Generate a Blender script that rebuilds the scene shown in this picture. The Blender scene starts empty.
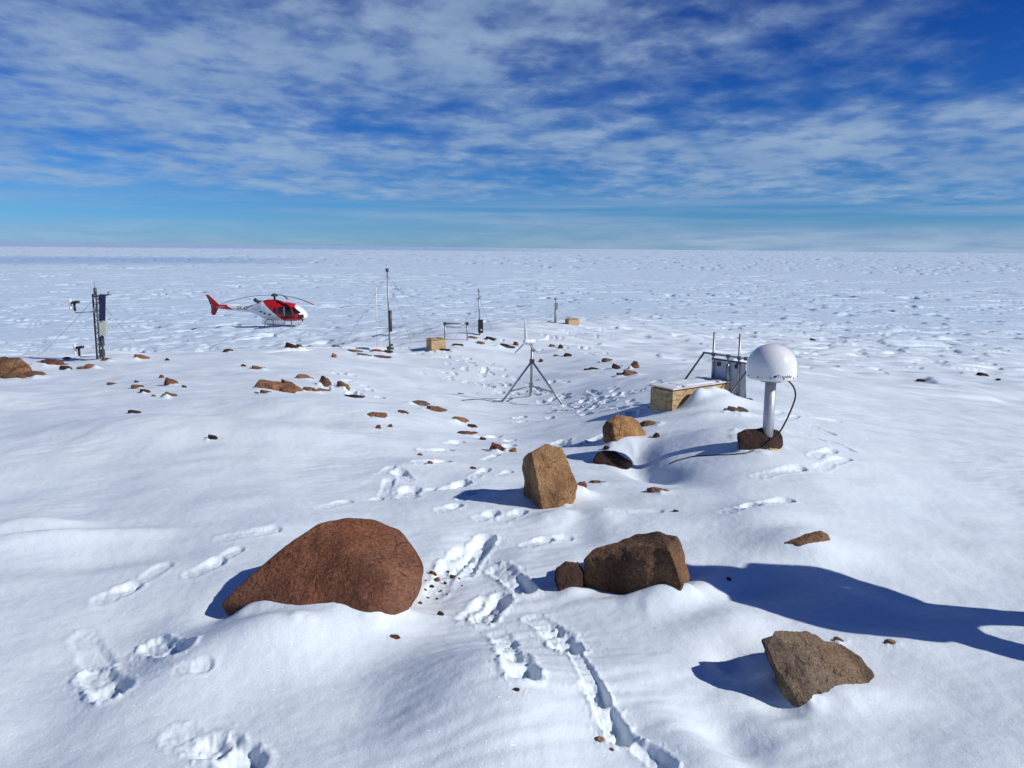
import bpy, bmesh, math, random
import numpy as np
from mathutils import Vector, Matrix, Euler, noise as mnoise

Q = 1.0                       # terrain resolution factor
R = math.radians
scene = bpy.context.scene
col = scene.collection
rng = random.Random(7)

# ------------------------------------------------------------------ camera
FPX, CX, CY = 759.0, 512.0, 384.0
CAM_Z = 1.65
cam_d = bpy.data.cameras.new('camera')
cam_d.sensor_width = 36.0
cam_d.lens = 36.0 * FPX / 1024.0
cam_d.clip_start = 0.05
cam_d.clip_end = 200000
cam = bpy.data.objects.new('camera', cam_d)
col.objects.link(cam)
CAM_M = Matrix.Translation((0, 0, CAM_Z)) @ Matrix.Rotation(R(90 - 10.15), 4, 'X') @ Matrix.Rotation(R(0.6), 4, 'Z')
cam.matrix_world = CAM_M
scene.camera = cam
CAM_R = np.array(CAM_M.to_3x3())

def ray(px, py):
    d = CAM_R @ np.array([(px - CX) / FPX, -(py - CY) / FPX, -1.0])
    return d / d[1]                       # unit step in depth

def pt(px, py, d):
    """world point seen at a pixel, at depth d in front of the camera position"""
    r = ray(px, py) * d
    return Vector((r[0], r[1], r[2] + CAM_Z))

# ------------------------------------------------------------------ light
SUN_EL = R(34)
LIGHT_AZ = R(-70)             # the way light travels, from +Y towards +X
sun_to = Vector((-math.sin(LIGHT_AZ) * math.cos(SUN_EL), -math.cos(LIGHT_AZ) * math.cos(SUN_EL), math.sin(SUN_EL)))
sd = bpy.data.lights.new('sun', 'SUN')
sd.energy = 4.0
sd.angle = R(0.53)
sd.color = (1.0, 0.965, 0.92)
so = bpy.data.objects.new('sun', sd)
col.objects.link(so)
so.rotation_euler = sun_to.to_track_quat('Z', 'Y').to_euler()

# ------------------------------------------------------------------ node helpers
class NT:
    def __init__(self, tree):
        self.t = tree; self.n = tree.nodes; self.l = tree.links
    def new(self, typ, **kw):
        n = self.n.new(typ)
        for k, v in kw.items():
            setattr(n, k, v)
        return n
    def set(self, sock, v):
        if hasattr(v, 'is_output'):
            self.l.new(v, sock)
        else:
            sock.default_value = v
    def math(self, op, a, b=0.0, c=None, clamp=False):
        n = self.new('ShaderNodeMath', operation=op, use_clamp=clamp)
        self.set(n.inputs[0], a); self.set(n.inputs[1], b)
        if c is not None: self.set(n.inputs[2], c)
        return n.outputs[0]
    def mix(self, f, a, b, blend='MIX'):
        n = self.new('ShaderNodeMix', data_type='RGBA', blend_type=blend)
        self.set(n.inputs[0], f); self.set(n.inputs[6], a); self.set(n.inputs[7], b)
        return n.outputs[2]
    def noise(self, vec, scale, detail=4.0, rough=0.55, dist=0.0, lac=2.0):
        n = self.new('ShaderNodeTexNoise')
        if vec is not None: self.l.new(vec, n.inputs['Vector'])
        n.inputs['Scale'].default_value = scale
        n.inputs['Detail'].default_value = detail
        n.inputs['Roughness'].default_value = rough
        n.inputs['Lacunarity'].default_value = lac
        n.inputs['Distortion'].default_value = dist
        return n.outputs['Fac']
    def ramp(self, f, stops, interp='LINEAR'):
        n = self.new('ShaderNodeValToRGB')
        n.color_ramp.interpolation = interp
        e = n.color_ramp.elements
        while len(e) < len(stops): e.new(0.5)
        for i, (p, c) in enumerate(stops):
            e[i].position = p
            e[i].color = c if len(c) == 4 else (*c, 1)
        self.l.new(f, n.inputs[0])
        return n.outputs[0]
    def maprange(self, v, a, b, c=0.0, d=1.0, smooth=True):
        n = self.new('ShaderNodeMapRange')
        n.interpolation_type = 'SMOOTHSTEP' if smooth else 'LINEAR'
        self.set(n.inputs[0], v)
        for i, x in enumerate((a, b, c, d)): self.set(n.inputs[i + 1], x)
        return n.outputs[0]

# ------------------------------------------------------------------ sky (world)
world = bpy.data.worlds.new('World')
scene.world = world
world.use_nodes = True
W = NT(world.node_tree)
W.n.clear()
w_out = W.new('ShaderNodeOutputWorld')
bg = W.new('ShaderNodeBackground')
bg.inputs['Strength'].default_value = 0.062
sky = W.new('ShaderNodeTexSky')
sky.sky_type = 'NISHITA'
sky.sun_disc = False
sky.sun_elevation = SUN_EL
sky.sun_rotation = math.atan2(sun_to.x, sun_to.y)
sky.altitude = 600
sky.air_density = 1.0
sky.dust_density = 0.0
sky.ozone_density = 3.0
tc = W.new('ShaderNodeTexCoord')
sep = W.new('ShaderNodeSeparateXYZ')
W.l.new(tc.outputs['Generated'], sep.inputs[0])
dx, dy, dz = sep.outputs
# deepen the blue with height (clean polar air), keep the pale cyan band low down
hs = W.new('ShaderNodeHueSaturation')
hs.inputs['Hue'].default_value = 0.5
W.l.new(sky.outputs[0], hs.inputs['Color'])
hs.inputs['Saturation'].default_value = 1.12
deep = W.ramp(W.math('MULTIPLY', dz, 2.6, clamp=True),
              [(0.0, (0.37, 0.765, 1.62)), (0.10, (0.30, 0.73, 1.46)), (0.3, (0.225, 0.62, 1.30)), (0.62, (0.115, 0.44, 1.15)), (1.0, (0.07, 0.31, 0.93))])
skyc = W.mix(1.0, hs.outputs[0], deep, 'MULTIPLY')
# clouds live on a flat layer: project the direction on it
den = W.math('ADD', W.math('MAXIMUM', dz, 0.0), 0.115)
ux = W.math('DIVIDE', dx, den)
uy = W.math('DIVIDE', dy, den)
cmb = W.new('ShaderNodeCombineXYZ')
W.set(cmb.inputs[0], ux); W.set(cmb.inputs[1], uy)
rot = W.new('ShaderNodeMapping')
rot.inputs['Rotation'].default_value = (0, 0, R(-12))
rot.inputs['Scale'].default_value = (1.15, 1.0, 1.0)
rot.inputs['Location'].default_value = (3.1, 1.7, 0.0)
W.l.new(cmb.outputs[0], rot.inputs[0])
cv = rot.outputs[0]
puff = W.noise(cv, 4.2, 7.0, 0.54, 0.10)
puff2 = W.noise(cv, 9.0, 5.0, 0.6, 0.2)
mid = W.noise(cv, 1.0, 3.0, 0.5, 0.2)
big = W.noise(cv, 0.26, 2.0, 0.5)
# where the sheet lies: strong to the left and middle, open to the upper right and near the horizon
az = W.math('ARCTAN2', dx, dy)
open_r = W.math('MULTIPLY', W.maprange(az, 0.02, 0.55), W.maprange(dz, 0.10, 0.24))
sheet = W.math('MULTIPLY', W.maprange(dz, 0.040, 0.072), W.math('SUBTRACT', 1.0, W.math('MULTIPLY', open_r, 0.36)))
cov = W.math('ADD', W.math('ADD', W.math('MULTIPLY', puff, 0.62), W.math('MULTIPLY', mid, 0.62)), W.math('MULTIPLY', big, 0.35))
cov = W.math('ADD', cov, W.math('MULTIPLY', W.math('SUBTRACT', sheet, 1.0), 0.42))
cov = W.math('SUBTRACT', cov, W.math('MULTIPLY', W.maprange(dz, 0.32, 0.6), 0.12))
cov = W.math('SUBTRACT', cov, W.math('MULTIPLY', W.maprange(dz, 0.14, 0.30), 0.05))
dens = W.math('ADD', W.math('MULTIPLY', W.maprange(cov, 0.54, 0.89), 0.62), W.math('MULTIPLY', W.maprange(W.math('ADD', cov, W.math('MULTIPLY', W.math('SUBTRACT', puff2, 0.5), 0.45)), 0.68, 0.92), 0.32))
# low thin bands close to the horizon, thicker towards the right
bcm = W.new('ShaderNodeCombineXYZ')
W.set(bcm.inputs[0], W.math('MULTIPLY', az, 1.6)); W.set(bcm.inputs[1], W.math('MULTIPLY', dz, 46.0))
bandn = W.noise(bcm.outputs[0], 1.0, 4.0, 0.5, 0.15)
bandr = W.math('ADD', 0.44, W.math('MULTIPLY', W.maprange(az, -0.5, 0.5), 0.5))
lowm = W.math('MULTIPLY', W.maprange(dz, 0.085, 0.045), W.maprange(bandn, 0.38, 0.66))
low = W.math('MULTIPLY', lowm, bandr)
veil = W.math('MULTIPLY', W.maprange(dz, 0.040, 0.012), W.math('ADD', 0.14, W.math('MULTIPLY', W.maprange(az, -0.25, 0.40), 0.78)))
low = W.math('MAXIMUM', low, veil)
alpha = W.math('MAXIMUM', W.math('MULTIPLY', dens, 0.82), low, clamp=True)
shade = W.noise(cv, 1.3, 5.0, 0.55, 0.4)
cloudc = W.ramp(shade, [(0.32, (3.5, 5.6, 9.0)), (0.68, (5.7, 7.8, 10.5))])
final = W.mix(alpha, skyc, cloudc)
W.l.new(final, bg.inputs['Color'])
W.l.new(bg.outputs[0], w_out.inputs[0])

# ------------------------------------------------------------------ numpy noise
_perm = np.random.RandomState(11).permutation(256).astype(np.int32)
_perm = np.concatenate([_perm, _perm, _perm])
_ga = np.random.RandomState(5).rand(256) * 2 * np.pi
_gx, _gy = np.cos(_ga).astype(np.float32), np.sin(_ga).astype(np.float32)

def perlin(x, y, seed=0):
    x = np.asarray(x, np.float64) + seed * 17.31; y = np.asarray(y, np.float64) + seed * 9.77
    xf, yf = np.floor(x), np.floor(y)
    xi = (xf.astype(np.int64) & 255).astype(np.int32); yi = (yf.astype(np.int64) & 255).astype(np.int32)
    fx = (x - xf).astype(np.float32); fy = (y - yf).astype(np.float32)
    u = fx * fx * fx * (fx * (fx * 6 - 15) + 10); v = fy * fy * fy * (fy * (fy * 6 - 15) + 10)
    a = _perm[xi] + yi; b = _perm[xi + 1] + yi
    def g(h, ax, ay):
        h = _perm[h & 511] & 255
        return _gx[h] * ax + _gy[h] * ay
    n00 = g(a, fx, fy); n10 = g(b, fx - 1, fy); n01 = g(a + 1, fx, fy - 1); n11 = g(b + 1, fx - 1, fy - 1)
    nx0 = n00 + u * (n10 - n00); nx1 = n01 + u * (n11 - n01)
    return 1.5 * (nx0 + v * (nx1 - nx0))

def fbm(x, y, oct=3, seed=0, gain=0.5):
    s = 0; a = 1.0
    for i in range(oct):
        s = s + a * perlin(x * 2 ** i, y * 2 ** i, seed + i); a *= gain
    return s

def sstep(a, b, x):
    t = np.clip((x - a) / (b - a), 0, 1)
    return t * t * (3 - 2 * t)

# ------------------------------------------------------------------ terrain shape
PTS = [  # measured ground points: pixel and depth
 (0,760,2.2),(250,760,2.2),(512,760,2.2),(760,760,2.25),(1023,760,2.25),
 (0,680,2.75),(130,685,2.72),(512,680,2.70),(760,700,2.58),(1023,680,2.78),
 (0,600,3.4),(250,600,3.32),(420,600,3.4),(560,600,3.42),(700,600,3.4),(880,600,3.5),(1023,600,3.6),
 (0,540,4.2),(150,540,4.15),(480,540,4.2),(600,530,4.35),(720,540,4.15),(900,540,4.35),(1023,540,4.6),
 (0,500,4.95),(200,500,4.85),(400,500,4.95),(480,490,5.25),(545,505,4.9),(640,500,4.9),(760,500,4.8),(900,500,5.2),(1023,500,5.8),
 (0,450,6.2),(150,450,6.2),(320,450,6.5),(450,450,7.0),(520,450,7.0),(600,460,6.3),(655,460,6.3),(767,447,6.15),(880,450,6.9),(1023,450,8.3),
 (0,420,7.5),(200,420,7.5),(330,420,8.0),(430,415,8.8),(520,420,10.2),(580,420,9.2),(640,425,7.5),(700,420,7.4),(780,420,7.6),(880,420,9.5),(1023,420,13),
 (0,400,9.0),(120,400,9.0),(260,395,9.6),(350,395,10.5),(430,400,12),(530,400,14),(600,400,12),(660,408,8.8),(720,400,8.9),(800,400,10),(900,400,13.5),(1023,400,18),
 (0,378,12.5),(60,370,14),(160,375,13),(280,380,11.5),(340,382,12.5),(430,375,17),(520,375,18),(620,372,15.5),(700,380,12),(800,375,17),(930,378,23),(1023,375,28),
 (0,361,19),(100,358.5,21),(140,356,21),(200,357,20.5),(292,350,24),(390,350,22),(437,349,22),(500,345,25),(560,350,24),(650,355,25),(760,350,32),(900,350,42),
 (456,339,24.5),(480,334,27),(555,321,42),(600,335,35),(700,335,42),(850,335,60),(1000,335,65),
 (250,327,78),(400,320,84),(640,315,88),(900,318,98),
]
c_t, c_w, c_z = [], [], []
for px, py, d in PTS:
    p = pt(px, py, d)
    c_t.append(math.atan2(p.x, p.y)); c_w.append(math.log(math.hypot(p.x, p.y))); c_z.append(p.z)
for t in (-0.62, -0.5, -0.36):                       # the lee side behind the left crest
    c_t.append(t); c_w.append(math.log(33)); c_z.append(-4.4)
for t in np.linspace(-1.0, 1.0, 9):
    for r, z in ((160, -8.6), (300, -9), (700, -9)):
        c_t.append(t); c_w.append(math.log(r)); c_z.append(z)
for t in (-0.9, 0.9):
    for r, z in ((2.2, 0), (4, -.02), (8, -.35 if t > 0 else -.1), (16, -1.7 if t > 0 else -.8), (40, -4.5), (80, -7)):
        c_t.append(t); c_w.append(math.log(r)); c_z.append(z)
c_t = np.array(c_t) * 2.2; c_w = np.array(c_w); c_z = np.array(c_z)
def _tps(d2):
    return 0.5 * d2 * np.log(d2 + 1e-9)
_n = len(c_t)
_A = np.zeros((_n + 3, _n + 3))
_A[:_n, :_n] = _tps((c_t[:, None] - c_t) ** 2 + (c_w[:, None] - c_w) ** 2) + np.eye(_n) * 0.004
_A[:_n, _n] = 1; _A[:_n, _n + 1] = c_t; _A[:_n, _n + 2] = c_w
_A[_n:, :_n] = _A[:_n, _n:].T
_coef = np.linalg.solve(_A, np.concatenate([c_z, np.zeros(3)]))

def base_h(x, y):
    shp = np.shape(x)
    x = np.ravel(np.asarray(x, float)); y = np.ravel(np.asarray(y, float))
    t = np.arctan2(x, y); r = np.hypot(x, y)
    lim = 0.9
    at = np.abs(t)
    t = np.where(at > lim, np.sign(t) * lim * (1 - (at - lim) / (math.pi - lim)), t) * 2.2
    w = np.log(np.clip(r, 1.6, 600))
    out = np.full(x.shape, -9.0)
    idx = np.nonzero(r < 600)[0]
    for s in range(0, len(idx), 60000):
        i = idx[s:s + 60000]
        d2 = ((t[i, None] - c_t) ** 2 + (w[i, None] - c_w) ** 2).astype(np.float32)
        k = 0.5 * d2 * np.log(d2 + np.float32(1e-9))
        out[i] = k @ _coef[:_n].astype(np.float32) + _coef[_n] + _coef[_n + 1] * t[i] + _coef[_n + 2] * w[i]
    b = sstep(350, 600, r)
    out = out * (1 - b) - 9.0 * b
    return out.reshape(shp)

def cast(f, px, py, d0=1.2, d1=400.0):
    r = ray(px, py)
    d = np.exp(np.linspace(math.log(d0), math.log(d1), 3000))
    h = f(r[0] * d, d) - (CAM_Z + r[2] * d)
    k = np.nonzero(h > 0)[0]
    i = k[0] if len(k) else len(d) - 1
    if i > 0:
        t = h[i - 1] / (h[i - 1] - h[i] + 1e-12)
        dd = d[i - 1] + t * (d[i] - d[i - 1])
    else:
        dd = d[0]
    return Vector((r[0] * dd, dd, CAM_Z + r[2] * dd))

# mounds and hollows: pixel, height, radius across, radius in depth, rotation
MOUNDS = [
 (285,640,.10,.36,.20,10),(365,622,.075,.20,.13,0),(325,612,.105,.34,.10,0),(800,556,.035,.24,.07,-12),
 (225,610,-.05,.14,.12,30),(430,590,-.03,.16,.16,0),(230,660,.05,.35,.18,15),
 (700,590,.055,.10,.30,-50),(725,622,.04,.14,.22,-50),(760,585,-.05,.22,.16,0),
 (805,548,.085,.30,.17,-8),(770,520,.05,.35,.2,10),
 (650,468,-.135,.16,.42,18),(640,452,-.08,.16,.3,0),(715,440,.10,.40,.35,0),(745,455,.03,.5,.3,0),
 (572,497,.085,.13,.10,0),(556,520,.05,.16,.12,0),(604,520,.045,.12,.16,0),(580,535,-.03,.15,.15,0),
 (640,602,.03,.3,.08,0),(660,600,.045,.13,.08,0),
 (625,443,.07,.18,.13,0),(706,416,.03,.3,.15,36),(640,415,-.05,.25,.2,0),
 (735,660,-.045,.10,.12,0),(850,690,.04,.20,.10,0),(780,705,-.03,.1,.06,0),(880,640,.035,.3,.1,-15),
 (505,715,.10,.34,.36,0),(455,695,.085,.30,.36,-22),(150,705,.06,.30,.25,0),(20,740,-.04,.3,.25,0),(572,593,.035,.09,.05,0),
 (50,545,.085,.50,.10,12),(30,528,.06,.3,.07,5),(100,560,-.03,.5,.12,12),
 (150,432,.15,.9,.5,0),(300,442,.13,.8,.42,-15),(30,405,-.08,.9,.4,0),(420,470,.05,.5,.4,0),
 (480,560,-.05,.16,.28,0),(430,720,-.03,.3,.2,0),(620,680,.04,.3,.3,0),(935,700,-.02,.3,.2,0),
 (300,410,.12,1.2,.45,-10),(90,395,.10,1.4,.6,5),(470,425,-.10,.7,.8,0),
 
 (700,760,.05,.25,.12,-60),(730,735,-.05,.12,.14,0),
]
_mw = []
for m in MOUNDS:
    p = cast(base_h, m[0], m[1])
    a = R(m[5])
    _mw.append((p.x, p.y, m[2], m[3], m[4], math.cos(a), math.sin(a)))

_bA = cast(base_h, 672, 411)
for along, out, am, rx, ry in ((.36, .04, .15, .14, .11), (.60, .05, .12, .13, .11), (.80, .05, .09, .12, .11), (.55, .25, .10, .42, .20)):
    ca, sa = math.cos(R(36)), math.sin(R(36))
    _mw.append((_bA.x + ca * along + sa * out, _bA.y + sa * along - ca * out, am, rx, ry, ca, sa))

def ground_h(x, y):
    """snow surface without footprints"""
    x = np.asarray(x, float); y = np.asarray(y, float)
    r = np.hypot(x, y)
    z = base_h(x, y)
    for mx, my, am, rx, ry, ca, sa in _mw:
        u = (x - mx); v = (y - my)
        uu = (u * ca + v * sa) / rx; vv = (-u * sa + v * ca) / ry
        z = z + am * np.exp(-np.minimum(uu * uu + vv * vv, 40.0))
    near = 1 - sstep(40, 120, r)
    # broad drifts
    grow = np.clip(r / 9.0, 0.35, 3.0)
    z = z + near * 0.045 * grow * fbm(x / 2.1 + 0.25 * y, y / 1.7, 2, 1)
    z = z + (1 - sstep(10, 30, r)) * 0.014 * fbm(x / 0.55, y / 0.42, 2, 4)
    # wind carved small ripples, patchy
    patch = sstep(0.0, 0.55, perlin(x / 1.6, y / 1.6, 31) + 0.1)
    cr = (1 - sstep(12, 22, r))
    rx = x * 0.94 + y * 0.34; ry = -x * 0.34 + y * 0.94
    z = z + cr * patch * 0.0046 * perlin(rx / 0.20, ry / 0.055, 33)
    z = z + cr * 0.0016 * perlin(x / 0.06, y / 0.05, 36)
    # sastrugi: sharp little scarps, sizes growing with distance
    wx = x * 0.97 + y * 0.22; wy = -x * 0.22 + y * 0.97
    for (r0, r1, r2, r3, L, amp, sd_) in ((14, 26, 60, 110, 1.2, .26, 51), (28, 52, 170, 300, 2.5, .60, 57), (90, 180, 700, 1300, 7.0, 1.0, 63), (420, 900, 5000, 9000, 26.0, 2.6, 69)):
        m = sstep(r0, r1, r) * (1 - sstep(r2, r3, r))
        sel = m > 1e-4
        if not np.any(sel): continue
        xs, ys = wx[sel], wy[sel]
        wob = 0.35 * perlin(xs / (3 * L), ys / (3 * L), sd_ + 4)
        n = perlin(xs / (2.1 * L) + wob, ys / L + wob, sd_)
        n2 = perlin(xs / (1.9 * L) + wob, ys / (0.62 * L), sd_ + 1)
        n2 = perlin(xs / (1.9 * L) + wob + .50 * n2, ys / (0.62 * L), sd_ + 1)
        n3 = perlin(xs / (0.5 * L), ys / (0.3 * L), sd_ + 2)
        pm = sstep(-0.35, 0.35, perlin(xs / (7 * L), ys / (6 * L), sd_ + 3))
        hp = sstep(-0.15, 0.35, perlin(xs / (11 * L), ys / (9 * L), sd_ + 7) + .22)
        v = 0.22 * np.maximum(n, -0.1) + 0.035 * n3
        v = v + hp * (0.75 * np.maximum(n2 - .20, 0) - 1.75 * sstep(.20, .60, -n2 + .06 * n3))
        z = np.array(z)
        z[sel] += m[sel] * amp * (0.35 + 0.65 * pm) * v
    # the ice cap far away rises and falls a little
    far = sstep(1500, 6000, r)
    z = z + far * (14 * perlin(x / 4000, y / 2500, 80) + 6 * perlin(x / 1500, y / 900, 81))
    t = np.arctan2(x, y)
    z = z + sstep(4000, 14000, r) * 34 * np.exp(-((t + 0.55) / 0.32) ** 2)
    return z

def at(px, py):
    return cast(ground_h, px, py)
def depth_at(px, py):
    return at(px, py).y
def gz(x, y):
    return float(ground_h(np.array([x]), np.array([y]))[0])

# footprints: start pixel, end pixel, half width, depth
PRINTS = [
 (96,676,114,700,.065,.10),(84,636,98,664,.06,.022),(156,646,180,662,.06,.09),(180,740,208,750,.06,.03),(218,746,246,762,.065,.08),
 (183,686,204,680,.04,.022),(104,600,130,588,.06,.035),(130,588,164,566,.05,.018),(194,572,216,562,.055,.03),(216,562,236,552,.045,.02),(224,541,272,533,.055,.026),
 (322,509,346,502,.05,.02),(384,494,389,482,.045,.024),(368,500,378,497,.045,.02),(380,477,391,472,.045,.022),
 (504,650,510,676,.05,.03),(514,678,522,702,.065,.11),(500,640,507,655,.05,.03),(536,620,550,630,.06,.04),(556,636,568,654,.065,.10),
 (566,646,600,714,.036,.034),(592,704,618,746,.044,.066),(614,740,664,772,.038,.055),
 (462,568,486,538,.06,.085),(448,566,464,552,.06,.05),(500,566,524,588,.065,.085),(482,622,500,598,.055,.09),(470,618,486,600,.06,.05),(436,586,450,566,.06,.04),
 (442,512,456,508,.05,.04),(480,519,493,515,.05,.04),(528,545,546,538,.05,.035),(546,538,566,533,.045,.02),(612,516,656,512,.05,.018),(505,520,520,515,.05,.03),
 (462,500,474,492,.045,.03),(474,480,486,472,.045,.032),(484,461,496,455,.045,.03),(424,491,434,488,.045,.025),(500,478,509,473,.04,.025),(506,440,516,437,.05,.028),
 (758,475,800,468,.055,.035),(814,459,832,451,.055,.04),(820,468,846,461,.055,.035),(832,439,852,449,.05,.035),(805,431,822,437,.05,.035),(812,424,832,432,.05,.03),
 (782,420,796,416,.05,.025),(798,416,838,421,.045,.03),(765,417,780,412,.05,.025),
 (728,517,752,510,.065,.032),(752,510,786,499,.06,.036),
]
TRAILS = [  # trampled lines: pixels, jitter in metres, prints per metre
 ([(455,362),(478,376),(505,388),(545,396)], .35, 5),([(470,362),(500,380),(540,392),(590,398),(640,395)], .45, 6),
 ([(545,405),(590,408),(620,402)], .4, 6),([(600,408),(612,392),(632,384)], .25, 6),([(380,497),(440,460),(490,440),(540,415),(560,405)], .22, 3.2),
 ([(560,352),(585,342),(600,330),(588,320)], .6, 4),([(520,350),(545,340),(575,330)], .5, 2.5),([(280,350),(330,347),(390,354),(430,350),(470,364)], .45, 3.5),
 ([(440,372),(470,382),(500,392)], .3, 4),([(330,382),(352,392),(375,397)], .25, 4),([(340,372),(360,390),(380,398)], .2, 3),([(610,430),(590,440),(560,440)], .2, 3),
 ([(590,352),(620,366),(640,372)], .3, 2),([(650,412),(600,404)], .25, 5),
]
_st = []
for a, b, c, d, w, dep in PRINTS:
    p, q = cast(base_h, a, b), cast(base_h, c, d)
    _st.append((p.x, p.y, q.x, q.y, w, dep))
tr = random.Random(3)
for line, jit, per in TRAILS:
    P = [cast(base_h, *p) for p in line]
    for p, q in zip(P, P[1:]):
        L = math.hypot(q.x - p.x, q.y - p.y)
        dirx, diry = (q.x - p.x) / L, (q.y - p.y) / L
        for k in range(min(60, max(2, int(L * per)))):
            t = tr.random() * L
            o = tr.gauss(0, jit)
            cx_, cy_ = p.x + dirx * t - diry * o, p.y + diry * t + dirx * o
            an = math.atan2(diry, dirx) + tr.gauss(0, .35)
            h = tr.uniform(.08, .13)
            _st.append((cx_ - math.cos(an) * h, cy_ - math.sin(an) * h, cx_ + math.cos(an) * h, cy_ + math.sin(an) * h, tr.uniform(.055, .08), tr.uniform(.04, .11)))

def stamp(x, y, z, s):
    ax, ay, bx_, by_, w, dep = s
    ux, uy = bx_ - ax, by_ - ay
    L = math.hypot(ux, uy) + 1e-6
    ux /= L; uy /= L
    u = (x - ax) * ux + (y - ay) * uy
    v = -(x - ax) * uy + (y - ay) * ux
    uc = np.clip(u, 0, L)
    n1 = perlin(x / .11, y / .11, 91); n2 = perlin(x / .035, y / .035, 93); n3 = perlin(x / .017, y / .017, 95)
    waist = 1 - 0.16 * np.exp(-((u / L - .42) / .16) ** 2)
    e = np.hypot(u - uc, v) / (w * waist) - 1 + 0.07 * n1 + 0.045 * n2 + 0.025 * n3
    dep = dep * .62
    inside = sstep(0.10, -0.42, e)
    ramp = 0.22 + 0.88 * np.clip(u / L, 0, 1) ** 1.4
    arch = 1 - .38 * np.exp(-((u / L - .40) / .13) ** 2)
    z -= dep * ramp * arch * inside * (1 + 0.12 * n1)
    if .15 < L < .45 and w < .07 and .018 < dep < .03:
        z += inside * .0020 * (1 + n1) * np.cos(u * 2 * math.pi / .028 + 2.0 * np.abs(v) / w)
    z += inside * (0.0045 * n2 + 0.0032 * n3) * min(1.0, dep / .03)
    rim = np.exp(-((e - .22) / .22) ** 2)
    z += rim * dep * (0.05 + 0.12 * np.maximum(n1 + .2, 0) + 0.14 * np.maximum(n2, 0))
    deb = np.exp(-np.maximum(e, 0) / .7) * (1 - inside)
    z += deb * dep * 0.16 * np.maximum(n2 + n3 - .25, 0)

# ------------------------------------------------------------------ materials
def new_mat(name):
    m = bpy.data.materials.new(name)
    m.use_nodes = True
    t = NT(m.node_tree)
    b = t.n['Principled BSDF']
    return m, t, b

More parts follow.
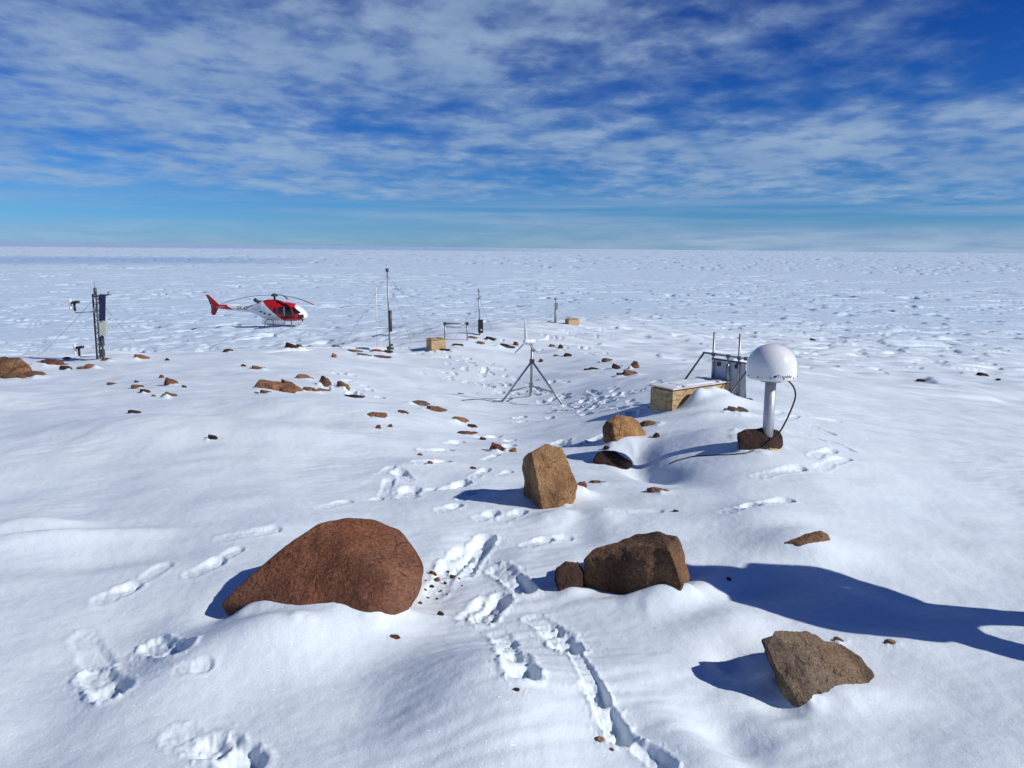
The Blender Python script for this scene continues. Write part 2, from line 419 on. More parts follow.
def snow_material():
    m, t, b = new_mat('snow')
    geo = t.new('ShaderNodeNewGeometry')
    pos = geo.outputs['Position']
    dist = t.new('ShaderNodeVectorMath', operation='LENGTH')
    t.l.new(pos, dist.inputs[0])
    d = dist.outputs['Value']
    n1 = t.noise(pos, 1.1, 4, .55)
    c = t.ramp(n1, [(0.3, (0.735, 0.825, 0.875)), (0.7, (0.78, 0.855, 0.885))])
    # patchy cloud shadow on the far plain, painted into the snow colour
    mp = t.new('ShaderNodeMapping')
    mp.inputs['Scale'].default_value = (0.00035, 0.0016, 0.0)
    t.l.new(pos, mp.inputs[0])
    cloud_shade_n = t.noise(mp.outputs[0], 1.0, 4, .55)
    ice = t.math('MULTIPLY', t.maprange(cloud_shade_n, 0.50, 0.66), t.maprange(d, 250, 900))  # mask of the painted cloud shadow patches, not ice
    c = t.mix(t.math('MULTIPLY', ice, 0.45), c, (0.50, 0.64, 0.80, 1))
    c = t.mix(t.maprange(d, 12, 110, 0, 0.9), c, (0.60, 0.745, 0.865, 1))  # bluish distance haze, mixed into the colour of the far snow
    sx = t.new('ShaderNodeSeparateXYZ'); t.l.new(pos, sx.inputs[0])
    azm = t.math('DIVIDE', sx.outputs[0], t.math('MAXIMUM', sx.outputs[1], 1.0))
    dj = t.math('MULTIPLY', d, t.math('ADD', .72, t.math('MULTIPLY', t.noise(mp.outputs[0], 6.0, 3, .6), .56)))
    shade_band = t.math('MULTIPLY', t.math('MULTIPLY', t.maprange(dj, 430, 540), t.maprange(dj, 800, 640)), t.maprange(azm, -.18, -.42))
    shade_band2 = t.math('MULTIPLY', t.maprange(dj, 2200, 3200), t.maprange(azm, .15, -.10))
    c = t.mix(t.math('MULTIPLY', t.math('MAXIMUM', shade_band, shade_band2), .75), c, (.34, .50, .74, 1))  # dark bands of cloud shadow painted over the snow colour
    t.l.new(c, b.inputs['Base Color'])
    vg = t.new('ShaderNodeTexVoronoi'); vg.inputs['Scale'].default_value = 240
    t.l.new(pos, vg.inputs['Vector'])
    sg = t.new('ShaderNodeSeparateColor'); t.l.new(vg.outputs['Color'], sg.inputs[0])
    glint = t.math('MULTIPLY', t.math('GREATER_THAN', sg.outputs[0], .965), t.math('LESS_THAN', vg.outputs['Distance'], .42))
    glint = t.math('MULTIPLY', glint, t.math('LESS_THAN', d, 7.0))
    t.l.new(t.math('SUBTRACT', .55, t.math('MULTIPLY', glint, .32)), b.inputs['Roughness'])
    t.l.new(t.math('ADD', .35, t.math('MULTIPLY', glint, .65)), b.inputs['Specular IOR Level'])
    g1 = t.noise(pos, 260, 2, .6)
    g2 = t.noise(pos, 38, 6, .68)
    h = t.math('ADD', t.math('MULTIPLY', g1, 0.35), g2)
    bp = t.new('ShaderNodeBump')
    bp.inputs['Distance'].default_value = 0.004
    t.set(bp.inputs['Strength'], t.maprange(d, 3, 16, 0.85, 0.0))
    t.l.new(h, bp.inputs['Height'])
    bp2 = t.new('ShaderNodeBump')
    bp2.inputs['Distance'].default_value = 0.5
    mp2 = t.new('ShaderNodeMapping')
    mp2.inputs['Scale'].default_value = (0.35, 0.7, 0.0)
    t.l.new(pos, mp2.inputs[0])
    t.l.new(t.noise(mp2.outputs[0], 1.0, 4, .6), bp2.inputs['Height'])
    t.set(bp2.inputs['Strength'], t.maprange(d, 30, 120, 0.0, 0.45))
    t.l.new(bp.outputs[0], bp2.inputs['Normal'])
    tilt = t.new('ShaderNodeVectorMath', operation='SUBTRACT'); t.l.new(vg.outputs['Color'], tilt.inputs[0]); tilt.inputs[1].default_value = (.5, .5, .5)
    tsc = t.new('ShaderNodeVectorMath', operation='SCALE'); t.l.new(tilt.outputs[0], tsc.inputs[0]); t.l.new(t.math('MULTIPLY', glint, 1.1), tsc.inputs['Scale'])
    nadd = t.new('ShaderNodeVectorMath', operation='ADD'); t.l.new(bp2.outputs[0], nadd.inputs[0]); t.l.new(tsc.outputs[0], nadd.inputs[1])
    nn = t.new('ShaderNodeVectorMath', operation='NORMALIZE'); t.l.new(nadd.outputs[0], nn.inputs[0])
    t.l.new(nn.outputs[0], b.inputs['Normal'])
    return m
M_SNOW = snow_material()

def rock_material(name, dark, base, light, speck=0.5, bump=0.6, scale=1.0, dust=0.0):
    m, t, b = new_mat(name)
    tcn = t.new('ShaderNodeTexCoord')
    v = tcn.outputs['Object']
    oi = t.new('ShaderNodeObjectInfo')
    off = t.new('ShaderNodeVectorMath', operation='ADD')
    t.l.new(v, off.inputs[0])
    sc_ = t.new('ShaderNodeVectorMath', operation='SCALE')
    sc_.inputs[0].default_value = (13.0, 7.0, 5.0)
    t.l.new(oi.outputs['Random'], sc_.inputs['Scale'])
    t.l.new(sc_.outputs[0], off.inputs[1])
    v = off.outputs[0]
    n = t.noise(v, 3.5 * scale, 7, .62, .3)
    c = t.ramp(n, [(0.28, dark), (0.5, base), (0.74, light)])
    f = t.noise(v, 42 * scale, 4, .7)
    c = t.mix(t.math('MULTIPLY', t.maprange(f, .56, .72), speck), c, (*[x * 0.32 for x in dark], 1))
    f2 = t.noise(v, 95 * scale, 2, .7)
    c = t.mix(t.math('MULTIPLY', t.maprange(f2, .60, .74), speck * .7), c, (*[min(.6, x * 1.7 + .03) for x in light], 1))
    gr = t.noise(v, 66 * scale, 3, .75)
    c = t.mix(1.0, c, t.ramp(gr, [(.30, (.55, .53, .52)), (.5, (1.05, 1.05, 1.05)), (.70, (1.55, 1.5, 1.42))]), 'MULTIPLY')
    broad = t.noise(v, 1.7 * scale, 3, .55, .4)
    c = t.mix(1.0, c, t.ramp(broad, [(.36, (.72, .74, .78)), (.5, (1, 1, 1)), (.64, (1.22, 1.14, 1.02))]), 'MULTIPLY')
    pits = t.maprange(t.noise(v, 17 * scale, 3, .6, .6), .62, .71)
    c = t.mix(t.math('MULTIPLY', pits, .55), c, (*[x * .35 for x in dark], 1))
    vo = t.new('ShaderNodeTexVoronoi', feature='DISTANCE_TO_EDGE')
    t.l.new(v, vo.inputs['Vector']); vo.inputs['Scale'].default_value = 3.2 * scale
    crack = t.maprange(vo.outputs['Distance'], 0.0, 0.035, 1, 0)
    crack = t.math('MULTIPLY', crack, t.maprange(t.noise(v, 2.2 * scale, 3, .5), .50, .66))
    c = t.mix(t.math('MULTIPLY', crack, .5), c, (*[x * .4 for x in dark], 1))
    if dust > 0:
        geo = t.new('ShaderNodeNewGeometry')
        s = t.new('ShaderNodeSeparateXYZ'); t.l.new(geo.outputs['Normal'], s.inputs[0])
        dd = t.math('MULTIPLY', t.maprange(s.outputs[2], .72, .96), t.maprange(t.noise(v, 6 * scale, 6, .7), .50, .60))
        c = t.mix(t.math('MULTIPLY', dd, dust), c, (.82, .85, .89, 1))
    t.l.new(c, b.inputs['Base Color'])
    b.inputs['Roughness'].default_value = 0.82
    b.inputs['Specular IOR Level'].default_value = 0.25
    h = t.math('ADD', t.math('MULTIPLY', t.math('ADD', f, gr), .45), t.math('MULTIPLY', t.noise(v, 14 * scale, 6, .65), 1.2))
    h = t.math('SUBTRACT', h, t.math('ADD', t.math('MULTIPLY', crack, .5), t.math('MULTIPLY', pits, .35)))
    bp = t.new('ShaderNodeBump')
    bp.inputs['Distance'].default_value = 0.032 / scale
    bp.inputs['Strength'].default_value = bump
    t.l.new(h, bp.inputs['Height'])
    t.l.new(bp.outputs[0], b.inputs['Normal'])
    return m
ROCK = {
 'rust':  rock_material('rust_rock', (.095, .039, .023), (.190, .078, .043), (.27, .130, .076), .6, .55, 1.0),
 'tan':   rock_material('tan_rock', (.10, .050, .022), (.28, .155, .072), (.42, .255, .125), .5, .9, 1.3),
 'grey':  rock_material('grey_brown_rock', (.065, .045, .032), (.15, .11, .078), (.25, .19, .14), .9, .9, 1.6),
 'brown': rock_material('brown_rock', (.075, .038, .021), (.185, .10, .053), (.32, .19, .105), .5, .8, 1.2),
 'dark':  rock_material('dark_rock', (.022, .012, .010), (.050, .026, .020), (.095, .050, .036), .3, .8, 1.5),
 'red':   rock_material('red_brown_rock', (.075, .028, .018), (.15, .060, .036), (.23, .10, .060), .4, .8, 1.2),
 'ochre': rock_material('orange_brown_outcrop', (.12, .052, .025), (.27, .130, .068), (.36, .19, .105), .3, .6, .5),
}

def mat(name, colr, rough=.5, metal=0.0, var=.12, scale=20.0, bump=0.0, spec=.5):
    m, t, b = new_mat(name)
    tcn = t.new('ShaderNodeTexCoord')
    n = t.noise(tcn.outputs['Object'], scale, 4, .6)
    c = t.ramp(n, [(0.3, tuple(x * (1 - var) for x in colr)), (0.7, tuple(min(1, x * (1 + var)) for x in colr))])
    t.l.new(c, b.inputs['Base Color'])
    rr = t.maprange(n, .3, .7, max(.02, rough - .08), min(1, rough + .08))
    t.l.new(rr, b.inputs['Roughness'])
    b.inputs['Metallic'].default_value = metal
    b.inputs['Specular IOR Level'].default_value = spec
    if bump:
        bp = t.new('ShaderNodeBump'); bp.inputs['Strength'].default_value = bump; bp.inputs['Distance'].default_value = .01
        t.l.new(n, bp.inputs['Height']); t.l.new(bp.outputs[0], b.inputs['Normal'])
    return m

def plywood_material(name, base, dark):
    m, t, b = new_mat(name)
    tcn = t.new('ShaderNodeTexCoord')
    mp = t.new('ShaderNodeMapping'); mp.inputs['Scale'].default_value = (1.6, 1.6, 4.5)
    t.l.new(tcn.outputs['Object'], mp.inputs[0])
    wob = t.noise(mp.outputs[0], 1.6, 3, .5, .5)
    rings = t.math('SINE', t.math('MULTIPLY', wob, 62.0))
    f = t.noise(tcn.outputs['Object'], 60, 3, .6)
    fac = t.math('ADD', t.maprange(rings, -.2, 1.0, 0, .8), t.math('MULTIPLY', f, .25), clamp=True)
    t.l.new(t.mix(fac, (*base, 1), (*dark, 1)), b.inputs['Base Color'])
    b.inputs['Roughness'].default_value = .75
    b.inputs['Specular IOR Level'].default_value = .2
    return m
M_PLY = plywood_material('weathered_plywood', (.56, .40, .215), (.34, .215, .11))
M_PLANK = mat('sunbleached_planks', (.62, .60, .57), .8, 0, .18, 9)
M_ALU = mat('brushed_aluminium', (.44, .45, .47), .5, .45, .1, 30)
M_STEEL = mat('galvanised_steel', (.33, .34, .36), .45, .7, .2, 25)
M_DARKSTEEL = mat('dark_steel', (.075, .078, .088), .5, .5, .2, 25)
M_BLACK = mat('black_rubber', (.018, .018, .020), .5, 0, .2, 25)
M_WHITE = mat('white_paint', (.80, .80, .79), .35, 0, .04, 10)
M_DOME = mat('white_gelcoat', (.76, .77, .76), .22, 0, .03, 8)
M_PANEL = mat('solar_cells', (.020, .024, .055), .18, 0, .3, 14)
M_BACK = mat('panel_back_sheet', (.42, .47, .55), .45, .2, .08, 6)
M_GREEN = mat('grey_green_enclosure', (.40, .43, .36), .5, 0, .08, 8)
M_WIRE = mat('steel_wire', (.10, .11, .13), .5, .3, .2, 30)
M_GROUT = mat('tan_grout', (.50, .38, .22), .9, 0, .35, 60, .5)
M_BLUE = mat('blue_print', (.02, .03, .30), .4, 0, .05, 10)
M_INK = mat('black_print', (.015, .015, .018), .4, 0, .05, 10)
M_RED = mat('red_paint', (.50, .014, .018), .28, 0, .06, 3)
M_GLASS = mat('dark_perspex', (.012, .014, .018), .06, 0, .1, 3)
M_BLADE = mat('rotor_blade_grey', (.10, .095, .10), .45, 0, .1, 4)
M_STAIN = mat('grey_fittings', (.30, .31, .33), .5, .3, .2, 12)

# ------------------------------------------------------------------ mesh helpers
def tag(o, label=None, cat=None, group=None, kind=None):
    if label: o['label'] = label
    if cat: o['category'] = cat
    if group: o['group'] = group
    if kind: o['kind'] = kind
    return o

def thing(name, label, cat, loc, rz=0.0, group=None):
    o = bpy.data.objects.new(name, None)
    col.objects.link(o)
    o.empty_display_size = .2
    o.location = loc
    o.rotation_euler = (0, 0, rz)
    return tag(o, label, cat, group)

def obj(name, bm, m, parent=None, smooth=False, world_space=False):
    me = bpy.data.meshes.new(name)
    if world_space and parent is not None:
        M = Matrix.Translation(parent.location) @ parent.rotation_euler.to_matrix().to_4x4()
        bmesh.ops.transform(bm, matrix=M.inverted(), verts=bm.verts)
    bmesh.ops.recalc_face_normals(bm, faces=bm.faces)
    bm.to_mesh(me); bm.free()
    for mm in (m if isinstance(m, (list, tuple)) else [m]): me.materials.append(mm)
    if smooth:
        me.polygons.foreach_set('use_smooth', [True] * len(me.polygons))
    o = bpy.data.objects.new(name, me)
    col.objects.link(o)
    if parent is not None: o.parent = parent
    return o

def BM(): return bmesh.new()

def tube(bm, pts, r, seg=8, cap=True):
    pts = [Vector(p) for p in pts]
    n = len(pts)
    rs = r if isinstance(r, (list, tuple)) else [r] * n
    rings = []
    prev = None
    for i, p in enumerate(pts):
        d = (pts[min(i + 1, n - 1)] - pts[max(i - 1, 0)]).normalized()
        if prev is None:
            a = Vector((0, 0, 1)) if abs(d.z) < .9 else Vector((1, 0, 0))
            u = d.cross(a).normalized()
        else:
            u = (prev - d * prev.dot(d)).normalized()
        prev = u
        w = d.cross(u)
        rings.append([bm.verts.new(p + (u * math.cos(2 * math.pi * k / seg) + w * math.sin(2 * math.pi * k / seg)) * rs[i]) for k in range(seg)])
    for a, b in zip(rings, rings[1:]):
        for k in range(seg):
            f = bm.faces.new((a[k], a[(k + 1) % seg], b[(k + 1) % seg], b[k])); f.smooth = True
    if cap:
        bm.faces.new(rings[0][::-1]); bm.faces.new(rings[-1])
    return bm

def box(bm, c, size, rot=None, bevel=0.0):
    g = bmesh.ops.create_cube(bm, size=1.0)
    vs = g['verts']
    bmesh.ops.scale(bm, vec=size, verts=vs)
    if bevel:
        es = list({e for v in vs for e in v.link_edges})
        r = bmesh.ops.bevel(bm, geom=es, offset=bevel, segments=2, affect='EDGES', profile=.6)
        vs = [v for v in r['verts']] if r['verts'] else vs
        vs = list({v for f in r['faces'] for v in f.verts} | {v for v in vs if v.is_valid})
    if rot is not None:
        bmesh.ops.rotate(bm, cent=(0, 0, 0), matrix=rot, verts=vs)
    bmesh.ops.translate(bm, vec=Vector(c), verts=vs)
    return bm

def lathe(bm, prof, seg=32, c=(0, 0, 0), ax=None):
    c = Vector(c)
    rings = []
    for r, z in prof:
        if r < 1e-6:
            rings.append([bm.verts.new((0, 0, z))])
        else:
            rings.append([bm.verts.new((r * math.cos(2 * math.pi * k / seg), r * math.sin(2 * math.pi * k / seg), z)) for k in range(seg)])
    for a, b in zip(rings, rings[1:]):
        for k in range(seg):
            k2 = (k + 1) % seg
            if len(a) == 1 and len(b) == 1: continue
            if len(a) == 1: f = bm.faces.new((a[0], b[k2], b[k]))
            elif len(b) == 1: f = bm.faces.new((a[k], a[k2], b[0]))
            else: f = bm.faces.new((a[k], a[k2], b[k2], b[k]))
            f.smooth = True
    vs = [v for rr in rings for v in rr]
    if ax is not None:
        bmesh.ops.rotate(bm, cent=(0, 0, 0), matrix=Vector((0, 0, 1)).rotation_difference(Vector(ax)).to_matrix(), verts=vs)
    bmesh.ops.translate(bm, vec=c, verts=vs)
    return bm

def text_mesh(name, body, size, m, parent, M):
    cu = bpy.data.curves.new(name, 'FONT')
    cu.body = body; cu.size = size; cu.align_x = 'CENTER'; cu.align_y = 'CENTER'
    t = bpy.data.objects.new(name, cu)
    col.objects.link(t)
    bpy.context.view_layer.update()
    me = bpy.data.meshes.new_from_object(t.evaluated_get(bpy.context.evaluated_depsgraph_get()))
    bpy.data.objects.remove(t)
    me.name = name
    me.materials.clear(); me.materials.append(m)
    me.transform(M)
    o = bpy.data.objects.new(name, me)
    col.objects.link(o); o.parent = parent
    return o

# ------------------------------------------------------------------ rocks
def finish_rock(name, pts, m, label, voxel, smooth_it, rough_amp, rough_scale, seed, cat='rock', group=None, facet=0.0):
    """convex hull of world points, remeshed, rounded and roughened; origin at its centre near the ground"""
    sets = pts if isinstance(pts[0], list) else [pts]
    flat_pts = [Vector(p) for S in sets for p in S]
    c = sum(flat_pts, Vector()) / len(flat_pts)
    me = bpy.data.meshes.new(name)
    bm = BM()
    for S in sets:
        nv = [bm.verts.new(Vector(p) - c) for p in S]
        bmesh.ops.convex_hull(bm, input=nv)
    bmesh.ops.delete(bm, geom=[v for v in bm.verts if not v.link_faces], context='VERTS')
    bmesh.ops.recalc_face_normals(bm, faces=bm.faces)
    bm.to_mesh(me); bm.free()
    o = bpy.data.objects.new(name, me)
    col.objects.link(o)
    mod = o.modifiers.new('r', 'REMESH'); mod.mode = 'VOXEL'; mod.voxel_size = voxel
    if smooth_it:
        s = o.modifiers.new('s', 'SMOOTH'); s.factor = .5; s.iterations = smooth_it
    bpy.context.view_layer.update()
    me2 = bpy.data.meshes.new_from_object(o.evaluated_get(bpy.context.evaluated_depsgraph_get()))
    o.modifiers.clear()
    o.data = me2; bpy.data.meshes.remove(me)
    me2.name = name
    n = len(me2.vertices)
    off = Vector((seed * 3.17, seed * 1.31, seed * 2.23))
    nor = [v.normal.copy() for v in me2.vertices]
    for v, nn in zip(me2.vertices, nor):
        p = v.co * rough_scale + off
        a = mnoise.fractal(p, .85, 2.1, 6)
        if facet:
            dcell = mnoise.voronoi(p * .55)[0]
            a = a * .6 + facet * (dcell[1] - dcell[0] - .35)
        v.co += nn * (a * rough_amp)
    me2.polygons.foreach_set('use_smooth', [True] * len(me2.polygons))
    me2.materials.clear(); me2.materials.append(m)
    o.location = c
    return tag(o, label, cat, group)

_foot = []
def hull_rock(name, anchor, pts, m, label, back=.35, sink=.15, voxel=.012, smooth_it=6, amp=.012, scale=6, seed=1, facet=0.0, cat='rock', group=None):
    d0 = depth_at(*anchor)
    P = []
    mid_x = sum(pt(a, b, d0).x for a, b, e in pts) / len(pts)
    for px, py, dd in pts:
        p = pt(px, py, d0 + dd)
        P.append(p)
        P.append(p + Vector(((mid_x - p.x) * .22, 0, -sink)))
        P.append(p + Vector((p.x * .04 + (mid_x - p.x) * .15, back, -sink * 1.2)))
    fr = random.Random(seed)
    lows = [q for q in pts if q[2] < .10]
    for px, py, dd in (lows if len(lows) < 9 and name == 'boulder' else []):
        g = cast(ground_h, px + fr.uniform(-9, 9), max(py, anchor[1] - 22) + fr.uniform(-2, 7))
        _foot.append((g.x, g.y, fr.uniform(.004, .022), fr.uniform(.035, .09)))
    return finish_rock(name, P, m, label, voxel, smooth_it, amp, scale, seed, cat, group, facet)

hull_rock('boulder', (310, 606), [(218,604,.14),(228,593,.18),(246,577,.24),(267,560,.3),(297,537,.36),(318,521,.42),(345,516,.46),(374,519,.46),(400,531,.42),(416,550,.34),(425,567,.22),(417,588,.10),(398,604,.02),(368,610,-.03),
     (300,612,.0),(250,606,.08),(350,560,.14),(385,565,.14),(300,575,.14),(395,585,.06)], ROCK['rust'],
     'largest smooth rounded rust-brown boulder half buried in snow, left foreground', back=.34, sink=.22, voxel=.010, smooth_it=26, amp=.010, scale=3.4, seed=2, cat='boulder')
hull_rock('boulder', (635, 594), [(583,560,.22),(584,582,.20),(597,598,.14),(640,602,.05),(668,594,-.01),(682,585,-.03),(689,577,.12),(685,556,.2),(677,536,.26),(660,531,.32),(638,533,.36),(612,545,.32),(592,550,.27),(668,546,.05),(674,560,.0),(640,553,.13),(610,560,.18)],
     ROCK['brown'], 'broken tan-brown block with dark front face, between the rounded boulder and the long shadow', back=.2, sink=.2, voxel=.005, smooth_it=1, amp=.019, scale=7, seed=5, facet=.9, cat='boulder')
hull_rock('boulder', (818, 699), [(761,640,.10),(775,629,.16),(805,631,.24),(838,642,.28),(862,658,.24),(876,676,.18),(868,687,.12),(850,695,.06),(818,704,-.03),(798,700,-.04),(776,668,.0),(820,655,.12),(768,650,.04)],
     ROCK['grey'], 'speckled grey-brown wedge of rock nearest the camera at lower right', back=.12, sink=.1, voxel=.0045, smooth_it=1, amp=.017, scale=10, seed=8, facet=1.0, cat='boulder')
hull_rock('boulder', (541, 508), [(522,458,.36),(524,494,.30),(531,452,.06),(537,480,-.02),(543,512,-.05),(548,444,.16),(562,446,.22),(567,455,.2),(578,485,.16),(572,500,.08),(556,505,.0)],
     ROCK['tan'], 'tall upright orange-tan block standing in the snow at the centre of the scene', back=.2, sink=.22, voxel=.0075, smooth_it=1, amp=.018, scale=7.5, seed=11, facet=.6, cat='boulder')
hull_rock('boulder', (616, 442), [(602,426,.10),(606,420,.1),(616,414,.2),(632,416,.25),(640,422,.25),(646,434,.2),(640,446,.08),(617,446,-.02),(604,436,.06),(613,424,.03)],
     ROCK['tan'], 'medium angular tan boulder between the plywood box and the tall upright block', back=.2, sink=.2, voxel=.010, smooth_it=1, amp=.018, scale=7, seed=14, facet=.6, cat='boulder')
hull_rock('boulder', (758, 449), [(736,432,.0),(738,447,-.04),(745,429,.06),(765,427,.10),(780,430,.06),(784,438,.04),(776,449,-.02),(756,452,-.06)],
     ROCK['dark'], 'dark red-brown block wedged behind the foot of the white dome pole', back=.22, sink=.15, voxel=.012, smooth_it=3, amp=.022, scale=6, seed=17, facet=.6, cat='boulder')
hull_rock('rock', (612, 465), [(593,460,0),(600,452,.05),(613,450,.06),(620,455,.03),(632,461,.0),(615,469,-.06),(606,462,-.03)], ROCK['dark'],
     'flat near-black rock between the tan boulder and the small brown rock near the gully', back=.05, sink=.06, voxel=.008, smooth_it=1, amp=.028, scale=8, seed=20, facet=.9)
hull_rock('rock', (570, 588), [(556,577,.02),(557,569,.06),(565,563,.1),(578,561,.12),(584,570,.1),(582,590,.02),(558,590,0)], ROCK['dark'],
     'dark low rock lying in the shadow left of the broken tan-brown block', back=.1, sink=.06, voxel=.006, smooth_it=3, amp=.012, scale=9, seed=23)
hull_rock('rock', (8, 378), [(-8,380,0),(-8,357,.4),(5,355,.5),(14,357,.45),(25,360,.4),(28,366,.25),(17,369,.1),(36,374,.1),(24,379,-.1),(6,381,-.15)], ROCK['brown'],
     'large jagged brown outcrop at the left edge of the picture', back=.5, sink=.3, voxel=.02, smooth_it=1, amp=.07, scale=3.4, seed=31, facet=.8)
hull_rock('rock', (800, 545), [(768,553,.02),(785,542,.03),(802,534,.04),(820,530,.05),(829,534,.05),(820,539,.03),(800,544,.0)], ROCK['brown'],
     'thin brown sliver of buried rock edge showing in a snow mound above the long shadow', back=.05, sink=.06, voxel=.006, smooth_it=3, amp=.012, scale=9, seed=26)

def small_rock(px, py, w, h, tone, label, seed, name='rock', cat='rock', group=None, flat=1.0, tilt=0.0, snowy=False):
    p = at(px, py + h * .5)
    mpp = p.y / FPX * 1.02
    rr = random.Random(seed * 7 + 1)
    dip = (CAM_Z - p.z) / math.hypot(p.x, p.y)
    W_ = w * mpp
    D_ = W_ * (.85 if w > 2.0 * h else .7) * flat
    H_ = max(.42 * h, h - dip * D_ / mpp * .8) * mpp
    slab = w > 1.7 * h or rr.random() < .35
    for _k in range(4 if w > 15 else 2 if w > 9 else 0):
        _a = rr.uniform(-2.8, -.2)
        _q = rr.uniform(.75, 1.05) if w > 15 else 1.0
        _foot.append((p.x + math.cos(_a) * W_ * .5 * _q, p.y + D_ * .32 + math.sin(_a) * D_ * .5 * _q, min(H_ * rr.uniform(.10, .38), .075), W_ * rr.uniform(.13, .25)))
    C0 = p + Vector((0, D_ * .32, 0))
    lumps = [(0, 0, 1.0, 1.0)]
    if w > 15:
        lumps = [(rr.uniform(-.12, .12), 0, rr.uniform(.62, .8), 1.0), (rr.choice((-1, 1)) * .27, rr.uniform(-.2, .2), .46, rr.uniform(.4, .7))]
        lumps.append((-lumps[1][0] * 1.15, rr.uniform(-.25, .15), .40, rr.uniform(.25, .6)))
    sets = []
    for (lx, ly, ls, lh) in lumps:
        P = []
        tip_a = rr.uniform(.6, 2.5); yaw = rr.uniform(-.5, .5); rake = rr.uniform(-.16, .16)
        n_ = rr.choice((5, 6, 6, 7))
        for k in range(n_):
            a = yaw + 2 * math.pi * (k + rr.uniform(-.28, .28)) / n_
            q0 = rr.uniform(.84, 1.08)
            q1 = q0 * (rr.uniform(.62, .95) if slab else rr.uniform(.45, .80))
            lift = (.72 + .28 * math.sin(a - tip_a)) if slab else rr.uniform(.45, .80)
            for q, zz in ((q0 * .92, -.35), (q0, rr.uniform(-.05, .25)), (q1, lift * rr.uniform(.85, 1.0))):
                x = math.cos(a) * W_ * .5 * ls * q; y = math.sin(a) * D_ * .5 * ls * q
                P.append(Vector((x + lx * W_, y + ly * D_, zz * H_ * lh + x * rake * (H_ / W_) * 2)))
        tx = rr.uniform(-.25, .25)
        for k in range(0 if slab else rr.choice((2, 3))):
            P.append(Vector(((tx + rr.uniform(-.12, .12)) * W_ * ls + lx * W_, rr.uniform(-.05, .22) * D_ * ls + ly * D_, rr.uniform(.82, 1.0) * H_ * lh)))
        sets.append(P)
    P = [[v + C0 for v in S] for S in sets]
    vox = max(max(W_, H_) / (38 if w > 14 else 20), .0022)
    return finish_rock(name, P, ROCK[tone], label, vox, 1, H_ * .10, 5.0 / max(W_, .03), seed, cat, group, .5)

